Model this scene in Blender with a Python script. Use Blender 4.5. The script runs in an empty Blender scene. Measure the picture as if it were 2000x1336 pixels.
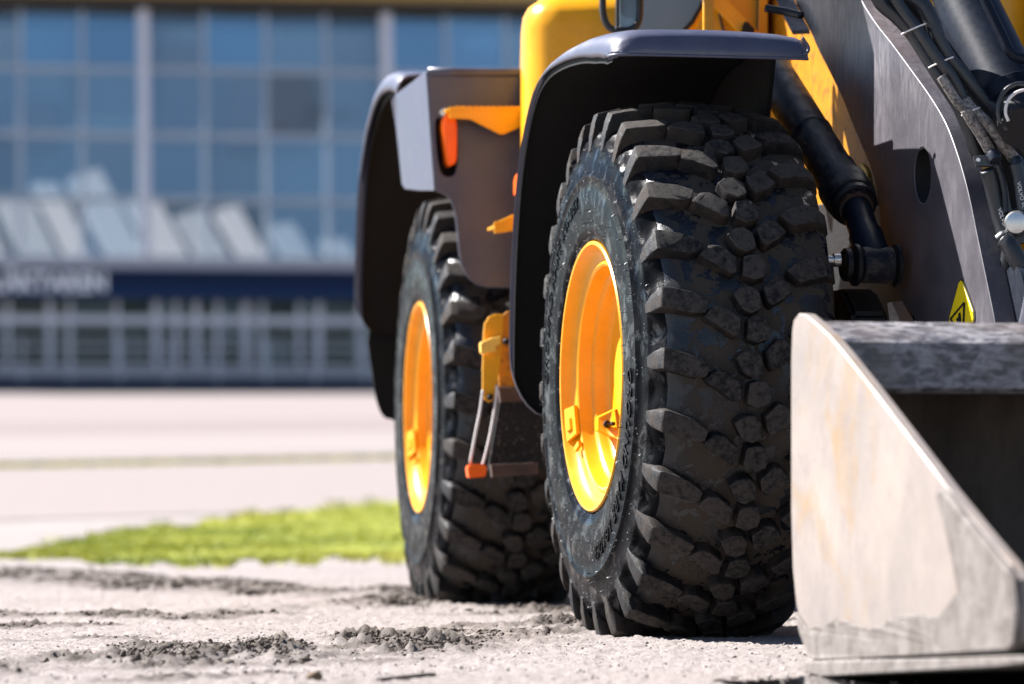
import bpy, bmesh, math, random
import numpy as np
from mathutils import Matrix, Vector
from mathutils.geometry import tessellate_polygon
R_ = math.radians
random.seed(7)
RNG = np.random.default_rng(7)
scene = bpy.context.scene
COL = scene.collection

# ------------------------------------------------------------------ camera, sky, sun, exposure
F = 7500.0            # focal length in photograph pixels (135 mm lens on a 36 mm sensor, 2000 px wide)
CX, HY = 1000.0, 945.0
H = 0.41              # camera height above the ground
cam_d = bpy.data.cameras.new('camera')
cam_d.lens = 135.0
cam_d.sensor_width = 36.0
cam_d.shift_y = (HY - 668.0) / 2000.0
cam_d.clip_start = 0.1
cam_d.clip_end = 3000.0
cam_d.dof.use_dof = True
cam_d.dof.focus_distance = 9.85
cam_d.dof.aperture_fstop = 2.8
cam_d.dof.aperture_blades = 0
cam = bpy.data.objects.new('camera', cam_d)
cam.location = (0, 0, H)
cam.rotation_euler = (R_(90), 0, 0)
COL.objects.link(cam)
scene.camera = cam

SUN_EL, SUN_BACK = R_(41), R_(27)       # elevation; angle behind the left-hand side
sdir = Vector((-math.cos(SUN_BACK) * math.cos(SUN_EL), math.sin(SUN_BACK) * math.cos(SUN_EL), math.sin(SUN_EL)))
world = bpy.data.worlds.new('World')
scene.world = world
world.use_nodes = True
wn = world.node_tree.nodes
sky = wn.new('ShaderNodeTexSky')
sky.sky_type = 'NISHITA'
sky.sun_disc = False
sky.sun_elevation = SUN_EL
sky.sun_rotation = math.atan2(sdir.x, sdir.y)
sky.air_density = 0.8
sky.dust_density = 0.15
sky.ozone_density = 1.2
wn['Background'].inputs[1].default_value = 0.05
world.node_tree.links.new(sky.outputs[0], wn['Background'].inputs[0])
sun_d = bpy.data.lights.new('sun', 'SUN')
sun_d.energy = 5.0
sun_d.angle = R_(0.5)
sun_d.color = (1.0, 0.965, 0.93)
sun = bpy.data.objects.new('sun', sun_d)
sun.rotation_euler = sdir.to_track_quat('Z', 'Y').to_euler()
COL.objects.link(sun)

scene.view_settings.view_transform = 'Standard'
scene.view_settings.look = 'None'
scene.view_settings.exposure = 1.9
scene.view_settings.gamma = 1.0
scene.view_settings.use_curve_mapping = False
scene.render.engine = 'CYCLES'
scene.cycles.use_denoising = True
scene.cycles.max_bounces = 8
scene.cycles.transparent_max_bounces = 12

# ------------------------------------------------------------------ geometry helpers
def at(px, py, Y):
    return Vector(((px - CX) / F * Y, Y, H + (HY - py) / F * Y))

def gz(Y):
    t = min(Y, 135.0) - 20.0
    return 0.0334 * (math.sqrt(t * t + 3.0) + t) / 2 - 0.0004

def ghit(px, py):
    """point of the terrain seen at a pixel of the photograph"""
    lo, hi = 5.0, 134.0
    for _ in range(60):
        m = (lo + hi) / 2
        if HY - F * (gz(m) - H) / m > py: lo = m
        else: hi = m
    Y = (lo + hi) / 2
    return Vector(((px - CX) / F * Y, Y, gz(Y)))

class Frame:
    """upright frame of a machine half: a = forward, l = inwards from the outer rim plane, z = up"""
    def __init__(s, x, y, deg):
        t = R_(deg); s.o = Vector((x, y, 0))
        s.h = Vector((math.sin(t), -math.cos(t), 0)); s.i = Vector((math.cos(t), math.sin(t), 0))
        s.M = Matrix(((s.h.x, s.i.x, 0, x), (s.h.y, s.i.y, 0, y), (0, 0, 1, 0), (0, 0, 0, 1)))
        s.Mi = s.M.inverted()
    def onL(s, px, py, l):
        k = (px - CX) / F
        a = (s.o.x + s.i.x * l - k * (s.o.y + s.i.y * l)) / (k * s.h.y - s.h.x)
        Y = s.o.y + s.i.y * l + s.h.y * a
        return (a, H + (HY - py) / F * Y)
    def onA(s, px, py, a):
        k = (px - CX) / F
        l = (s.o.x + s.h.x * a - k * (s.o.y + s.h.y * a)) / (k * s.i.y - s.i.x)
        Y = s.o.y + s.i.y * l + s.h.y * a
        return (l, H + (HY - py) / F * Y)
    def loc(s, v):
        return s.Mi @ v

FR = Frame(0.227, 10.40, 12.2)      # front half of the loader
RE = Frame(-0.3115, 13.35, 9.2)     # rear half
ZF, ZR = 0.70, 0.675                # wheel centre heights
I4 = Matrix.Identity(4)
WORLD = {}

def mk(name, data, mat, parent=None, M=None, smooth=None, label=None, cat=None, group=None, kind=None, mods=()):
    """link one mesh object; data is a bmesh, a mesh or a (verts, faces) pair; M is its world matrix"""
    if isinstance(data, bpy.types.Mesh):
        me = data
    elif isinstance(data, bmesh.types.BMesh):
        me = bpy.data.meshes.new(name)
        bmesh.ops.recalc_face_normals(data, faces=data.faces[:])
        data.to_mesh(me); data.free()
    else:
        me = bpy.data.meshes.new(name)
        me.from_pydata([tuple(v) for v in data[0]], [], data[1])
    if smooth is not None:
        me.polygons.foreach_set('use_smooth', [True] * len(me.polygons))
        if smooth < 180: me.set_sharp_from_angle(angle=R_(smooth))
    if mat is not None:
        me.materials.clear(); me.materials.append(mat)
    o = bpy.data.objects.new(name, me)
    return place(o, parent, M, label, cat, group, kind, mods)

def place(o, parent=None, M=None, label=None, cat=None, group=None, kind=None, mods=()):
    COL.objects.link(o)
    M = M if M is not None else I4
    if parent is not None:
        o.parent = parent
        o.matrix_parent_inverse = WORLD[parent.name].inverted()
    o.matrix_basis = M
    WORLD[o.name] = M.copy()
    if label: o['label'] = label
    if cat: o['category'] = cat
    if group: o['group'] = group
    if kind: o['kind'] = kind
    for kind_, kw in mods:
        m = o.modifiers.new(kind_.lower(), kind_)
        for k, v in kw.items(): setattr(m, k, v)
    return o

def empty(name, loc=(0, 0, 0), parent=None, **kw):
    o = bpy.data.objects.new(name, None)
    o.empty_display_size = 0.1
    return place(o, parent, Matrix.Translation(loc), **kw)

def dup(o, parent, M, **kw):
    return place(o.copy(), parent, M, **kw)

def box(lo, hi, bev=0.0, seg=2):
    bm = bmesh.new()
    bmesh.ops.create_cube(bm, size=1)
    for v in bm.verts:
        v.co = Vector([lo[i] + (v.co[i] + .5) * (hi[i] - lo[i]) for i in range(3)])
    if bev: bmesh.ops.bevel(bm, geom=bm.edges[:], offset=bev, segments=seg, affect='EDGES', clamp_overlap=True)
    return bm

def hull(pts, bev=0.0, seg=2):
    bm = bmesh.new()
    for p in pts: bm.verts.new(p)
    r = bmesh.ops.convex_hull(bm, input=bm.verts[:])
    junk = list({e for e in r['geom_interior'] + r['geom_unused'] if isinstance(e, bmesh.types.BMVert)})
    if junk: bmesh.ops.delete(bm, geom=junk, context='VERTS')
    bmesh.ops.dissolve_limit(bm, angle_limit=R_(4), verts=bm.verts[:], edges=bm.edges[:])
    if bev: bmesh.ops.bevel(bm, geom=bm.edges[:], offset=bev, segments=seg, affect='EDGES', clamp_overlap=True)
    return bm

def smooth_path(pts, n=6, closed=False):
    pts = [Vector(p) for p in pts]; out = []; N = len(pts)
    rng = range(N) if closed else range(N - 1)
    for i in rng:
        g = (lambda j: pts[j % N]) if closed else (lambda j: pts[max(0, min(N - 1, j))])
        p0, p1, p2, p3 = g(i - 1), g(i), g(i + 1), g(i + 2)
        for k in range(n):
            t = k / n
            out.append(0.5 * ((2 * p1) + (p2 - p0) * t + (2 * p0 - 5 * p1 + 4 * p2 - p3) * t * t + (3 * p1 - p0 - 3 * p2 + p3) * t ** 3))
    if not closed: out.append(pts[-1])
    return out

def tube(pts, r, seg=10, n=6, closed=False, radii=None, flat=1.0):
    path = smooth_path(pts, n, closed) if n > 1 else [Vector(p) for p in pts]
    m = len(path); vs = []; fs = []; up = None
    for i, p in enumerate(path):
        a = path[(i - 1) % m] if (closed or i > 0) else p
        b = path[(i + 1) % m] if (closed or i < m - 1) else p
        t = (b - a).normalized()
        if up is None:
            up = Vector((0, 0, 1)) if abs(t.z) < .9 else Vector((1, 0, 0))
        up = (up - t * up.dot(t)).normalized(); sd = t.cross(up)
        rr = r if radii is None else radii[min(len(radii) - 1, int(i / max(1, m - 1) * (len(radii) - 1) + .5))]
        for k in range(seg):
            w = 2 * math.pi * k / seg
            vs.append(p + (up * math.cos(w) + sd * math.sin(w) * flat) * rr)
    for i in range(m if closed else m - 1):
        for k in range(seg):
            j = (i + 1) % m
            fs.append((i * seg + k, i * seg + (k + 1) % seg, j * seg + (k + 1) % seg, j * seg + k))
    if not closed:
        fs.append(tuple(range(seg))[::-1]); fs.append(tuple((m - 1) * seg + k for k in range(seg)))
    return (vs, fs)

def revolve(prof, seg=96, closed=False):
    """profile [(l, r)] about the l axis; local coords (a, l, z)"""
    vs = []; fs = []; n = len(prof)
    for k in range(seg):
        w = 2 * math.pi * k / seg; c, s = math.cos(w), math.sin(w)
        for l, r in prof: vs.append((r * c, l, r * s))
    for k in range(seg):
        j = (k + 1) % seg
        for i in range(n if closed else n - 1):
            i2 = (i + 1) % n
            fs.append((k * n + i, k * n + i2, j * n + i2, j * n + i))
    return (vs, fs)

def cyl(p0, p1, radii, seg=32):
    """turned piece from p0 to p1; radii = [(t along, radius)]"""
    p0, p1 = Vector(p0), Vector(p1); d = (p1 - p0); t = d.normalized()
    up = Vector((0, 0, 1)) if abs(t.z) < .9 else Vector((1, 0, 0))
    up = (up - t * up.dot(t)).normalized(); sd = t.cross(up); vs = []; fs = []
    for q, r in radii:
        for k in range(seg):
            w = 2 * math.pi * k / seg
            vs.append(p0 + d * q + (up * math.cos(w) + sd * math.sin(w)) * r)
    n = len(radii)
    for i in range(n - 1):
        for k in range(seg):
            fs.append((i * seg + k, i * seg + (k + 1) % seg, (i + 1) * seg + (k + 1) % seg, (i + 1) * seg + k))
    fs.append(tuple(range(seg))[::-1]); fs.append(tuple((n - 1) * seg + k for k in range(seg)))
    return (vs, fs)

def area2(p):
    return sum(p[i][0] * p[(i + 1) % len(p)][1] - p[(i + 1) % len(p)][0] * p[i][1] for i in range(len(p)))

def inset(p, d):
    n = len(p); out = []
    for i in range(n):
        a, b, c = Vector(p[i - 1]), Vector(p[i]), Vector(p[(i + 1) % n])
        e1, e2 = (b - a).normalized(), (c - b).normalized()
        n1, n2 = Vector((-e1.y, e1.x)), Vector((-e2.y, e2.x))
        m = (n1 + n2)
        if m.length < 1e-6: m = n1
        m.normalize(); out.append(tuple(b + m * (d / max(.35, m.dot(n1)))))
    return out

def plate(outline, thick, holes=(), cham=0.0, tf=None):
    """flat plate of an outline [(u, v)] with holes; w runs over +-thick/2; tf maps (u, v, w) to a point"""
    loops = [outline if area2(outline) > 0 else outline[::-1]] + [h if area2(h) < 0 else h[::-1] for h in holes]
    vs = []; fs = []; t = thick / 2
    layers = [(-t, cham), (-t + cham, 0), (t - cham, 0), (t, cham)] if cham else [(-t, 0), (t, 0)]
    base = []
    for w, c in layers:
        b = []
        for lp in loops:
            q = inset(lp, c) if c else lp
            b.append(len(vs)); vs += [(u, v, w) for u, v in q]
        base.append(b)
    for k in range(len(layers) - 1):
        for j, lp in enumerate(loops):
            n = len(lp)
            for i in range(n):
                i2 = (i + 1) % n
                fs.append((base[k][j] + i, base[k][j] + i2, base[k + 1][j] + i2, base[k + 1][j] + i))
    tri = tessellate_polygon([[Vector((u, v, 0)) for u, v in lp] for lp in loops])
    off = base[0][0]; off2 = base[-1][0]
    for a, b, c in tri:
        fs.append((off + c, off + b, off + a)); fs.append((off2 + a, off2 + b, off2 + c))
    if tf: vs = [tf(*v) for v in vs]
    bm = bmesh.new()
    bv = [bm.verts.new(v) for v in vs]
    for f in fs:
        try: bm.faces.new([bv[i] for i in f])
        except ValueError: pass
    return bm

def arc2(pts, n=5, closed=True):
    return [(p.x, p.y) for p in smooth_path([(u, v, 0) for u, v in pts], n, closed)]

def rrect(u0, v0, u1, v1, r, n=5):
    out = []
    for cx, cy, s in ((u1 - r, v0 + r, -90), (u1 - r, v1 - r, 0), (u0 + r, v1 - r, 90), (u0 + r, v0 + r, 180)):
        for k in range(n + 1):
            w = R_(s + 90 * k / n); out.append((cx + r * math.cos(w), cy + r * math.sin(w)))
    return out

def ellipse(cx, cy, rx, ry, n=28):
    return [(cx + rx * math.cos(2 * math.pi * k / n), cy + ry * math.sin(2 * math.pi * k / n)) for k in range(n)]

def text_mesh(body, size, depth=0.0, shear=0.0, space=1.0, align='CENTER', bold=0.0):
    cu = bpy.data.curves.new('text', 'FONT'); cu.body = body; cu.size = size; cu.extrude = depth
    cu.align_x = align; cu.align_y = 'CENTER'; cu.shear = shear; cu.offset = bold; cu.space_character = space; cu.resolution_u = 3
    ob = bpy.data.objects.new('text', cu); COL.objects.link(ob)
    dg = bpy.context.evaluated_depsgraph_get()
    me = bpy.data.meshes.new_from_object(ob.evaluated_get(dg))
    bpy.data.objects.remove(ob); bpy.data.curves.remove(cu)
    return me

def merge(parts):
    vs = []; fs = []
    for v, f in parts:
        o = len(vs); vs += list(v); fs += [tuple(i + o for i in q) for q in f]
    return (vs, fs)

# value noise for displacing real geometry
def vnoise(x, y, seed):
    xi = np.floor(x).astype(np.int64); yi = np.floor(y).astype(np.int64)
    fx = x - xi; fy = y - yi; fx = fx * fx * (3 - 2 * fx); fy = fy * fy * (3 - 2 * fy)
    def h(a, b):
        n = (a * 374761393 + b * 668265263 + seed * 1442695041) & 0xffffffff
        n = ((n ^ (n >> 13)) * 1274126177) & 0xffffffff
        return ((n ^ (n >> 16)) & 0xffff) / 65535.0
    return (h(xi, yi) * (1 - fx) + h(xi + 1, yi) * fx) * (1 - fy) + (h(xi, yi + 1) * (1 - fx) + h(xi + 1, yi + 1) * fx) * fy

def fbm(x, y, sc, octs=4, seed=1):
    t = np.zeros_like(x); a = .5
    for o in range(octs):
        t += a * (vnoise(x * sc, y * sc, seed + o * 17) - .5) * 2; a *= .5; sc *= 2.03
    return t

# ------------------------------------------------------------------ materials
class NT:
    def __init__(s, name):
        s.m = bpy.data.materials.new(name); s.m.use_nodes = True
        s.t = s.m.node_tree; s.b = s.t.nodes['Principled BSDF']
    def n(s, kind, **kw):
        o = s.t.nodes.new(kind)
        for k, v in kw.items(): setattr(o, k, v)
        return o
    def l(s, a, b): s.t.links.new(a, b)
    def coord(s, which='Object'):
        return s.n('ShaderNodeTexCoord').outputs[which]
    def pos(s):
        return s.n('ShaderNodeNewGeometry').outputs['Position']
    def noise(s, vec, scale, detail=4, rough=.55, dist=0.0):
        o = s.n('ShaderNodeTexNoise'); s.l(vec, o.inputs['Vector'])
        o.inputs['Scale'].default_value = scale; o.inputs['Detail'].default_value = detail
        o.inputs['Roughness'].default_value = rough; o.inputs['Distortion'].default_value = dist
        return o.outputs['Fac']
    def scaled(s, vec, xyz):
        o = s.n('ShaderNodeMapping'); s.l(vec, o.inputs['Vector']); o.inputs['Scale'].default_value = xyz
        return o.outputs[0]
    def ramp(s, fac, lo, hi, c0=(0, 0, 0, 1), c1=(1, 1, 1, 1)):
        o = s.n('ShaderNodeValToRGB'); s.l(fac, o.inputs[0]); e = o.color_ramp.elements
        e[0].position, e[1].position = lo, hi; e[0].color, e[1].color = c0, c1
        return o.outputs[0]
    def mix(s, fac, a, b):
        o = s.n('ShaderNodeMix', data_type='RGBA')
        for sock, v in ((o.inputs[0], fac), (o.inputs[6], a), (o.inputs[7], b)):
            if isinstance(v, bpy.types.NodeSocket): s.l(v, sock)
            else: sock.default_value = v if not isinstance(v, tuple) or len(v) == 4 else (*v, 1)
        return o.outputs[2]
    def math(s, op, a, b=None):
        o = s.n('ShaderNodeMath', operation=op)
        for sock, v in ((o.inputs[0], a), (o.inputs[1], b)):
            if v is None: continue
            if isinstance(v, bpy.types.NodeSocket): s.l(v, sock)
            else: sock.default_value = v
        return o.outputs[0]
    def set(s, color=None, rough=None, metal=None, spec=None, coat=None, ior=None):
        for k, v in (('Base Color', color), ('Roughness', rough), ('Metallic', metal), ('Specular IOR Level', spec), ('Coat Weight', coat), ('IOR', ior)):
            if v is None: continue
            if isinstance(v, bpy.types.NodeSocket): s.l(v, s.b.inputs[k])
            else: s.b.inputs[k].default_value = (*v, 1) if isinstance(v, tuple) and len(v) == 3 else v
        return s
    def bump(s, h, strength=.3, dist=.01, prev=None):
        o = s.n('ShaderNodeBump'); s.l(h, o.inputs['Height'])
        o.inputs['Strength'].default_value = strength; o.inputs['Distance'].default_value = dist
        if prev is not None: s.l(prev, o.inputs['Normal'])
        s.l(o.outputs[0], s.b.inputs['Normal'])
        return o.outputs[0]

def plain(name, color, rough=.5, metal=0.0, bump=0.0, bscale=60, vary=.12, coat=0.0, spec=.5):
    t = NT(name); p = t.pos()
    n1 = t.noise(p, 9, 5); n2 = t.noise(p, 70, 3)
    k = t.math('ADD', t.math('MULTIPLY', n1, .7), t.math('MULTIPLY', n2, .3))
    dark = tuple(c * (1 - vary * 1.6) for c in color); lite = tuple(min(1, c * (1 + vary)) for c in color)
    t.set(t.ramp(k, .3, .7, (*dark, 1), (*lite, 1)), None, metal, spec, coat)
    r = t.math('ADD', t.math('MULTIPLY', n2, .25), rough - .12); t.set(rough=r)
    if bump: t.bump(t.noise(p, bscale, 5), bump, .004)
    return t.m

M = {}
def mats():
    # yellow paint: glossy, faint orange peel and dust
    def paint(name, col, rough=.22, dust=.0):
        t = NT(name); p = t.pos()
        n = t.noise(p, 14, 5)
        c = t.mix(t.ramp(n, .35, .75), col, tuple(x * .86 for x in col))
        if dust:
            c = t.mix(t.math('MULTIPLY', t.ramp(t.noise(p, 26, 7, .7), .5, .72), dust), c, (.045, .03, .02))
        c = t.mix(t.math('MULTIPLY', t.ramp(t.noise(p, 190, 4, .65), .66, .72), .55), c, (.10, .06, .03))
        c = t.mix(t.math('MULTIPLY', t.ramp(t.noise(p, 24, 7, .7), .56, .76), .18), c, (.30, .19, .10))
        t.set(c, t.math('ADD', t.math('MULTIPLY', t.noise(p, 40, 4), .18), rough - .02), 0, .28, .06)
        t.b.inputs['Coat Roughness'].default_value = .08
        t.bump(t.noise(p, 170, 2), .03, .002)
        return t.m
    M['yellow'] = paint('yellow_paint', (.74, .33, .004))
    M['rim'] = paint('rim_yellow', (.76, .325, .002), .28)
    M['dirty_shaded_yellow'] = paint('greasy_shaded_yellow_paint', (.46, .18, .003), .4, .95)  # greasy yellow; on the frame web its dark tone stands in for shade
    M['pale_yellow'] = paint('pale_yellow', (.9, .5, .08), .4)
    M['orange'] = paint('orange_plastic', (.9, .13, .005), .3)
    # tread rubber with dry mud caked on
    t = NT('tread_rubber'); p = t.coord('Object'); w = t.pos()
    oi = t.n('ShaderNodeObjectInfo').outputs['Random']
    n = t.noise(w, 34, 8, .68); fine = t.noise(w, 260, 4, .7)
    m = t.ramp(t.math('ADD', n, t.math('MULTIPLY', t.math('SUBTRACT', oi, .5), .16)), .42, .60)
    mudc = t.mix(fine, (.016, .012, .010), (.058, .045, .036))
    c = t.mix(t.math('MULTIPLY', m, .86), t.mix(fine, (.004, .0045, .006), (.012, .012, .014)), mudc)
    t.set(c, t.math('ADD', t.math('MULTIPLY', m, .38), .46), 0, .2)
    b = t.bump(fine, .5, .005); t.bump(n, .25, .008, b)
    M['tread'] = t.m
    t = NT('tread_face'); w = t.pos()
    oi = t.n('ShaderNodeObjectInfo').outputs['Random']
    n = t.noise(w, 60, 8, .7); fine = t.noise(w, 300, 4, .75)
    dust = t.mix(fine, (.012, .011, .011), (.092, .079, .070))
    c = t.mix(t.ramp(t.math('ADD', n, t.math('MULTIPLY', t.math('SUBTRACT', oi, .5), .12)), .36, .56), (.010, .010, .012), dust)
    c = t.mix(t.math('MULTIPLY', t.ramp(t.noise(w, 420, 2, .5), .60, .68), .8), c, (.02, .018, .017))
    t.set(c, .78, 0, .12); b = t.bump(fine, .6, .005); t.bump(n, .3, .006, b)
    M['tread_face'] = t.m
    # groove floor: wet black rubber under flaking dry mud
    t = NT('groove_rubber'); w = t.pos()
    n = t.noise(w, 22, 9, .66, .6); fine = t.noise(w, 240, 4, .7)
    m = t.ramp(n, .455, .495)
    lm = t.n('ShaderNodeSeparateXYZ'); t.l(t.coord('Object'), lm.inputs[0])
    inner = t.ramp(lm.outputs['Y'], .03, .10)
    m = t.math('MULTIPLY', m, inner)
    c = t.mix(m, (.004, .005, .008), t.mix(fine, (.028, .022, .018), (.072, .060, .050)))
    t.set(c, t.math('ADD', t.math('MULTIPLY', m, .6), .24), 0, t.math('SUBTRACT', .5, t.math('MULTIPLY', m, .45)))
    b = t.bump(fine, .3, .004); t.bump(m, .35, .003, b)
    M['groove'] = t.m
    # sidewall: washed, wet, satin black with radial scuffing
    t = NT('sidewall_rubber'); o = t.coord('Object'); w = t.pos()
    n = t.noise(w, 11, 7, .65, .4); f = t.noise(w, 150, 4, .6)
    c = t.mix(t.ramp(n, .4, .7), (.0025, .003, .004), (.008, .008, .0095))
    t.set(c, t.ramp(n, .3, .75, (.16, .16, .16, 1), (.50, .50, .50, 1)), 0, t.ramp(t.noise(w, 16, 8, .7, .6), .54, .63, (.03, .03, .03, 1), (.5, .5, .5, 1)), None, 1.4)
    sx = t.n('ShaderNodeSeparateXYZ'); t.l(o, sx.inputs[0])
    ang = t.math('ARCTAN2', sx.outputs[2], sx.outputs[0])
    cb = t.n('ShaderNodeCombineXYZ'); t.l(t.math('MULTIPLY', ang, 60), cb.inputs[0]); t.l(sx.outputs[1], cb.inputs[1])
    streak = t.noise(cb.outputs[0], 2.2, 4)
    b = t.bump(streak, .14, .004); t.bump(f, .10, .003, b)
    M['sidewall'] = t.m
    M['rubber'] = plain('black_rubber', (.014, .015, .018), .42, 0, .25, 120)
    M['hose'] = plain('hose_rubber', (.016, .018, .022), .38, 0, .35, 240, .2)
    t = NT('pale_hose'); w = t.pos(); n = t.noise(w, 120, 6, .7)  # hose rubber with pale mottling
    t.set(t.mix(t.ramp(n, .38, .6), (.03, .03, .033), (.26, .23, .21)), .6, 0, .4); t.bump(n, .6, .004)
    M['pale_hose'] = t.m
    # fender plastic
    t = NT('fender_plastic'); w = t.pos(); n = t.noise(w, 8, 6); f = t.noise(w, 320, 3, .6)
    t.set(t.mix(t.ramp(n, .35, .7), (.044, .046, .072), (.058, .060, .090)), t.ramp(n, .3, .7, (.34, .34, .34, 1), (.48, .48, .48, 1)), 0, .6)
    dst = t.math('MULTIPLY', t.ramp(t.noise(w, 30, 8, .75, .3), .52, .74), .45); spk = t.math('MULTIPLY', t.ramp(t.noise(w, 210, 3, .6), .68, .73), .6)
    t.set(t.mix(t.math('MAXIMUM', dst, spk), t.mix(t.ramp(n, .35, .7), (.043, .046, .078), (.056, .060, .098)), (.105, .100, .108)))
    t.bump(f, .12, .002); M['plastic'] = t.m
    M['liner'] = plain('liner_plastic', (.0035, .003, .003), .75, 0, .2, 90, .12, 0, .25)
    # loader arm paint: dark grey with dried water runs and scratches
    t = NT('arm_paint'); w = t.pos()
    n = t.noise(t.scaled(w, (34, 34, 9)), 1, 8, .66, 1.2); n2 = t.noise(w, 7, 5); sp = t.noise(w, 330, 2, .5)
    sz = t.n('ShaderNodeSeparateXYZ'); t.l(w, sz.inputs[0])
    runs = t.math('MULTIPLY', t.ramp(n, .42, .66), t.math('ADD', t.math('MULTIPLY', t.ramp(n2, .40, .62), .5), t.math('MULTIPLY', t.ramp(t.math('MULTIPLY', sz.outputs[2], .5), .62, .80), .8)))
    c = t.mix(t.math('MULTIPLY', runs, .7), t.mix(n2, (.050, .046, .056), (.064, .059, .071)), (.17, .158, .17))
    c = t.mix(t.math('MULTIPLY', t.ramp(sp, .70, .74), .8), c, (.3, .29, .3))
    scr = t.noise(t.scaled(w, (900, 900, 5)), 1, 2, .4)
    c = t.mix(t.math('MULTIPLY', t.ramp(scr, .74, .80), .22), c, (.17, .16, .17))
    t.set(c, t.ramp(n2, .3, .7, (.36, .36, .36, 1), (.52, .52, .52, 1)), .1, .5); t.bump(n, .08, .002)
    M['arm'] = t.m
    # worn bucket steel: polished pale with heat and rust tints
    t = NT('bucket_steel'); w = t.pos()
    n = t.noise(w, 3.0, 6, .6, .4); n2 = t.noise(w, 10, 7, .68); f = t.noise(t.scaled(w, (14, 14, 70)), 1, 5, .6)
    sc1 = t.noise(t.scaled(w, (9, 9, 420)), 1, 3, .5, .2); sc2 = t.noise(t.scaled(w, (260, 260, 12)), 1, 3, .5, .3); fine = t.noise(w, 260, 4, .7)
    c = t.mix(t.ramp(n, .36, .66), (.205, .174, .157), (.275, .228, .196))
    c = t.mix(t.math('MULTIPLY', t.ramp(t.noise(w, 4.4, 7, .62, .8), .52, .68), .75), c, (.250, .158, .072))
    c = t.mix(t.math('MULTIPLY', t.ramp(n2, .50, .66), .34), c, (.115, .098, .104))
    c = t.mix(t.math('MULTIPLY', t.ramp(f, .58, .80), .25), c, (.25, .23, .222))
    c = t.mix(t.math('MULTIPLY', t.ramp(sc1, .63, .68), .28), c, (.28, .265, .255))
    c = t.mix(t.math('MULTIPLY', t.ramp(sc2, .62, .68), .35), c, (.085, .072, .066))
    c = t.mix(t.math('MULTIPLY', t.ramp(fine, .58, .70), .35), c, (.085, .07, .062))
    t.set(c, t.ramp(n2, .3, .7, (.42, .42, .42, 1), (.66, .66, .66, 1)), .15, .4); b = t.bump(n2, .12, .004); t.bump(sc1, .1, .002, b)
    M['steel'] = t.m
    t = NT('muddy_steel'); w = t.pos(); n = t.noise(w, 15, 9, .7, .5); n2 = t.noise(w, 140, 5, .65)
    c = t.mix(t.ramp(n, .36, .66), (.100, .083, .072), (.235, .208, .192)); c = t.mix(t.math('MULTIPLY', n2, .45), c, (.075, .062, .054))
    t.set(c, .72, 0, .3); b = t.bump(n, .6, .012); t.bump(n2, .5, .005, b); M['muddy_steel'] = t.m
    t = NT('bucket_beam_steel'); w = t.pos(); n = t.noise(t.scaled(w, (22, 40, 60)), 1, 8, .72, .6); n2 = t.noise(w, 9, 6)
    c = t.mix(t.ramp(n, .44, .58), (.04, .037, .042), (.24, .225, .235)); c = t.mix(t.math('MULTIPLY', t.ramp(n2, .45, .6), .5), c, (.09, .07, .06))
    t.set(c, t.ramp(n, .4, .6, (.3, .3, .3, 1), (.65, .65, .65, 1)), .1, .5); t.bump(n, .4, .006); M['beam'] = t.m
    t = NT('bucket_inside'); w = t.pos(); n = t.noise(t.scaled(w, (6, 6, 2)), 1, 7, .65)
    t.set(t.mix(t.ramp(n, .4, .65), (.045, .036, .030), (.095, .076, .062)), .8, 0, .2); t.bump(n, .4, .01); M['inside'] = t.m
    M['dark_steel'] = plain('black_painted_steel', (.015, .018, .026), .33, 0, .12, 60, .2)
    M['black_iron'] = plain('plain_shade_black', (.006, .006, .008), .5, 0, .5, 80, .3, 0, .3)
    M['cyl'] = plain('cylinder_black_paint', (.006, .009, .018), .42, 0, .08, 30, .3, 0, .15)
    t = NT('grimy_cylinder'); w = t.pos(); n = t.noise(w, 26, 8, .7, .4); f = t.noise(w, 240, 4, .7)
    k = t.math('MULTIPLY', t.ramp(n, .46, .62), .8)
    t.set(t.mix(k, (.006, .008, .014), t.mix(f, (.03, .026, .023), (.13, .115, .10))), t.math('ADD', t.math('MULTIPLY', k, .4), .34), 0, .25); t.bump(f, .4, .004); M['cyl_dirty'] = t.m
    M['chrome'] = plain('bare_bolt_steel', (.55, .54, .53), .3, .9, .1, 60)
    M['glass_dark'] = plain('tinted_cab_glass', (.18, .25, .30), .06, 0, 0, 10, .05, .6)
    M['gasket'] = plain('window_gasket', (.012, .012, .014), .5)
    M['strap'] = plain('pale_strap', (.62, .58, .56), .6)
    M['brown'] = plain('rusty_step_plate', (.060, .034, .024), .8, 0, .6, 90, .4)
    t = NT('gritty_rubber_flap'); w = t.pos(); n = t.noise(w, 85, 5, .6)
    t.set(t.mix(t.ramp(n, .60, .68), (.010, .009, .009), (.15, .12, .10)), .75, 0, .3); t.bump(n, .5, .006); M['flap'] = t.m
    M['decal'] = plain('decal_yellow', (.80, .60, .01), .35, 0, 0, 10, .04)
    M['print'] = plain('print_black', (.012, .012, .012), .45)
    M['white_print'] = plain('print_white', (.6, .6, .58), .6)
    # ground: pale gritty asphalt; the mud attribute marks soil dragged out by the tyres
    t = NT('pale_asphalt'); w = t.pos()
    at_ = t.n('ShaderNodeAttribute', attribute_name='mud')
    g = t.noise(w, 140, 6, .75); big = t.noise(w, 1.1, 6, .6); mid = t.noise(w, 12, 6, .65)
    base = t.mix(t.ramp(big, .35, .7), (.255, .220, .207), (.300, .262, .249))
    base = t.mix(t.math('MULTIPLY', t.ramp(g, .47, .62), .75), base, (.10, .085, .077))
    base = t.mix(t.math('MULTIPLY', t.ramp(t.noise(w, 230, 3, .6), .57, .66), .6), base, (.37, .345, .33))
    base = t.mix(t.math('MULTIPLY', t.ramp(mid, .55, .8), .3), base, (.19, .155, .135))
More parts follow.
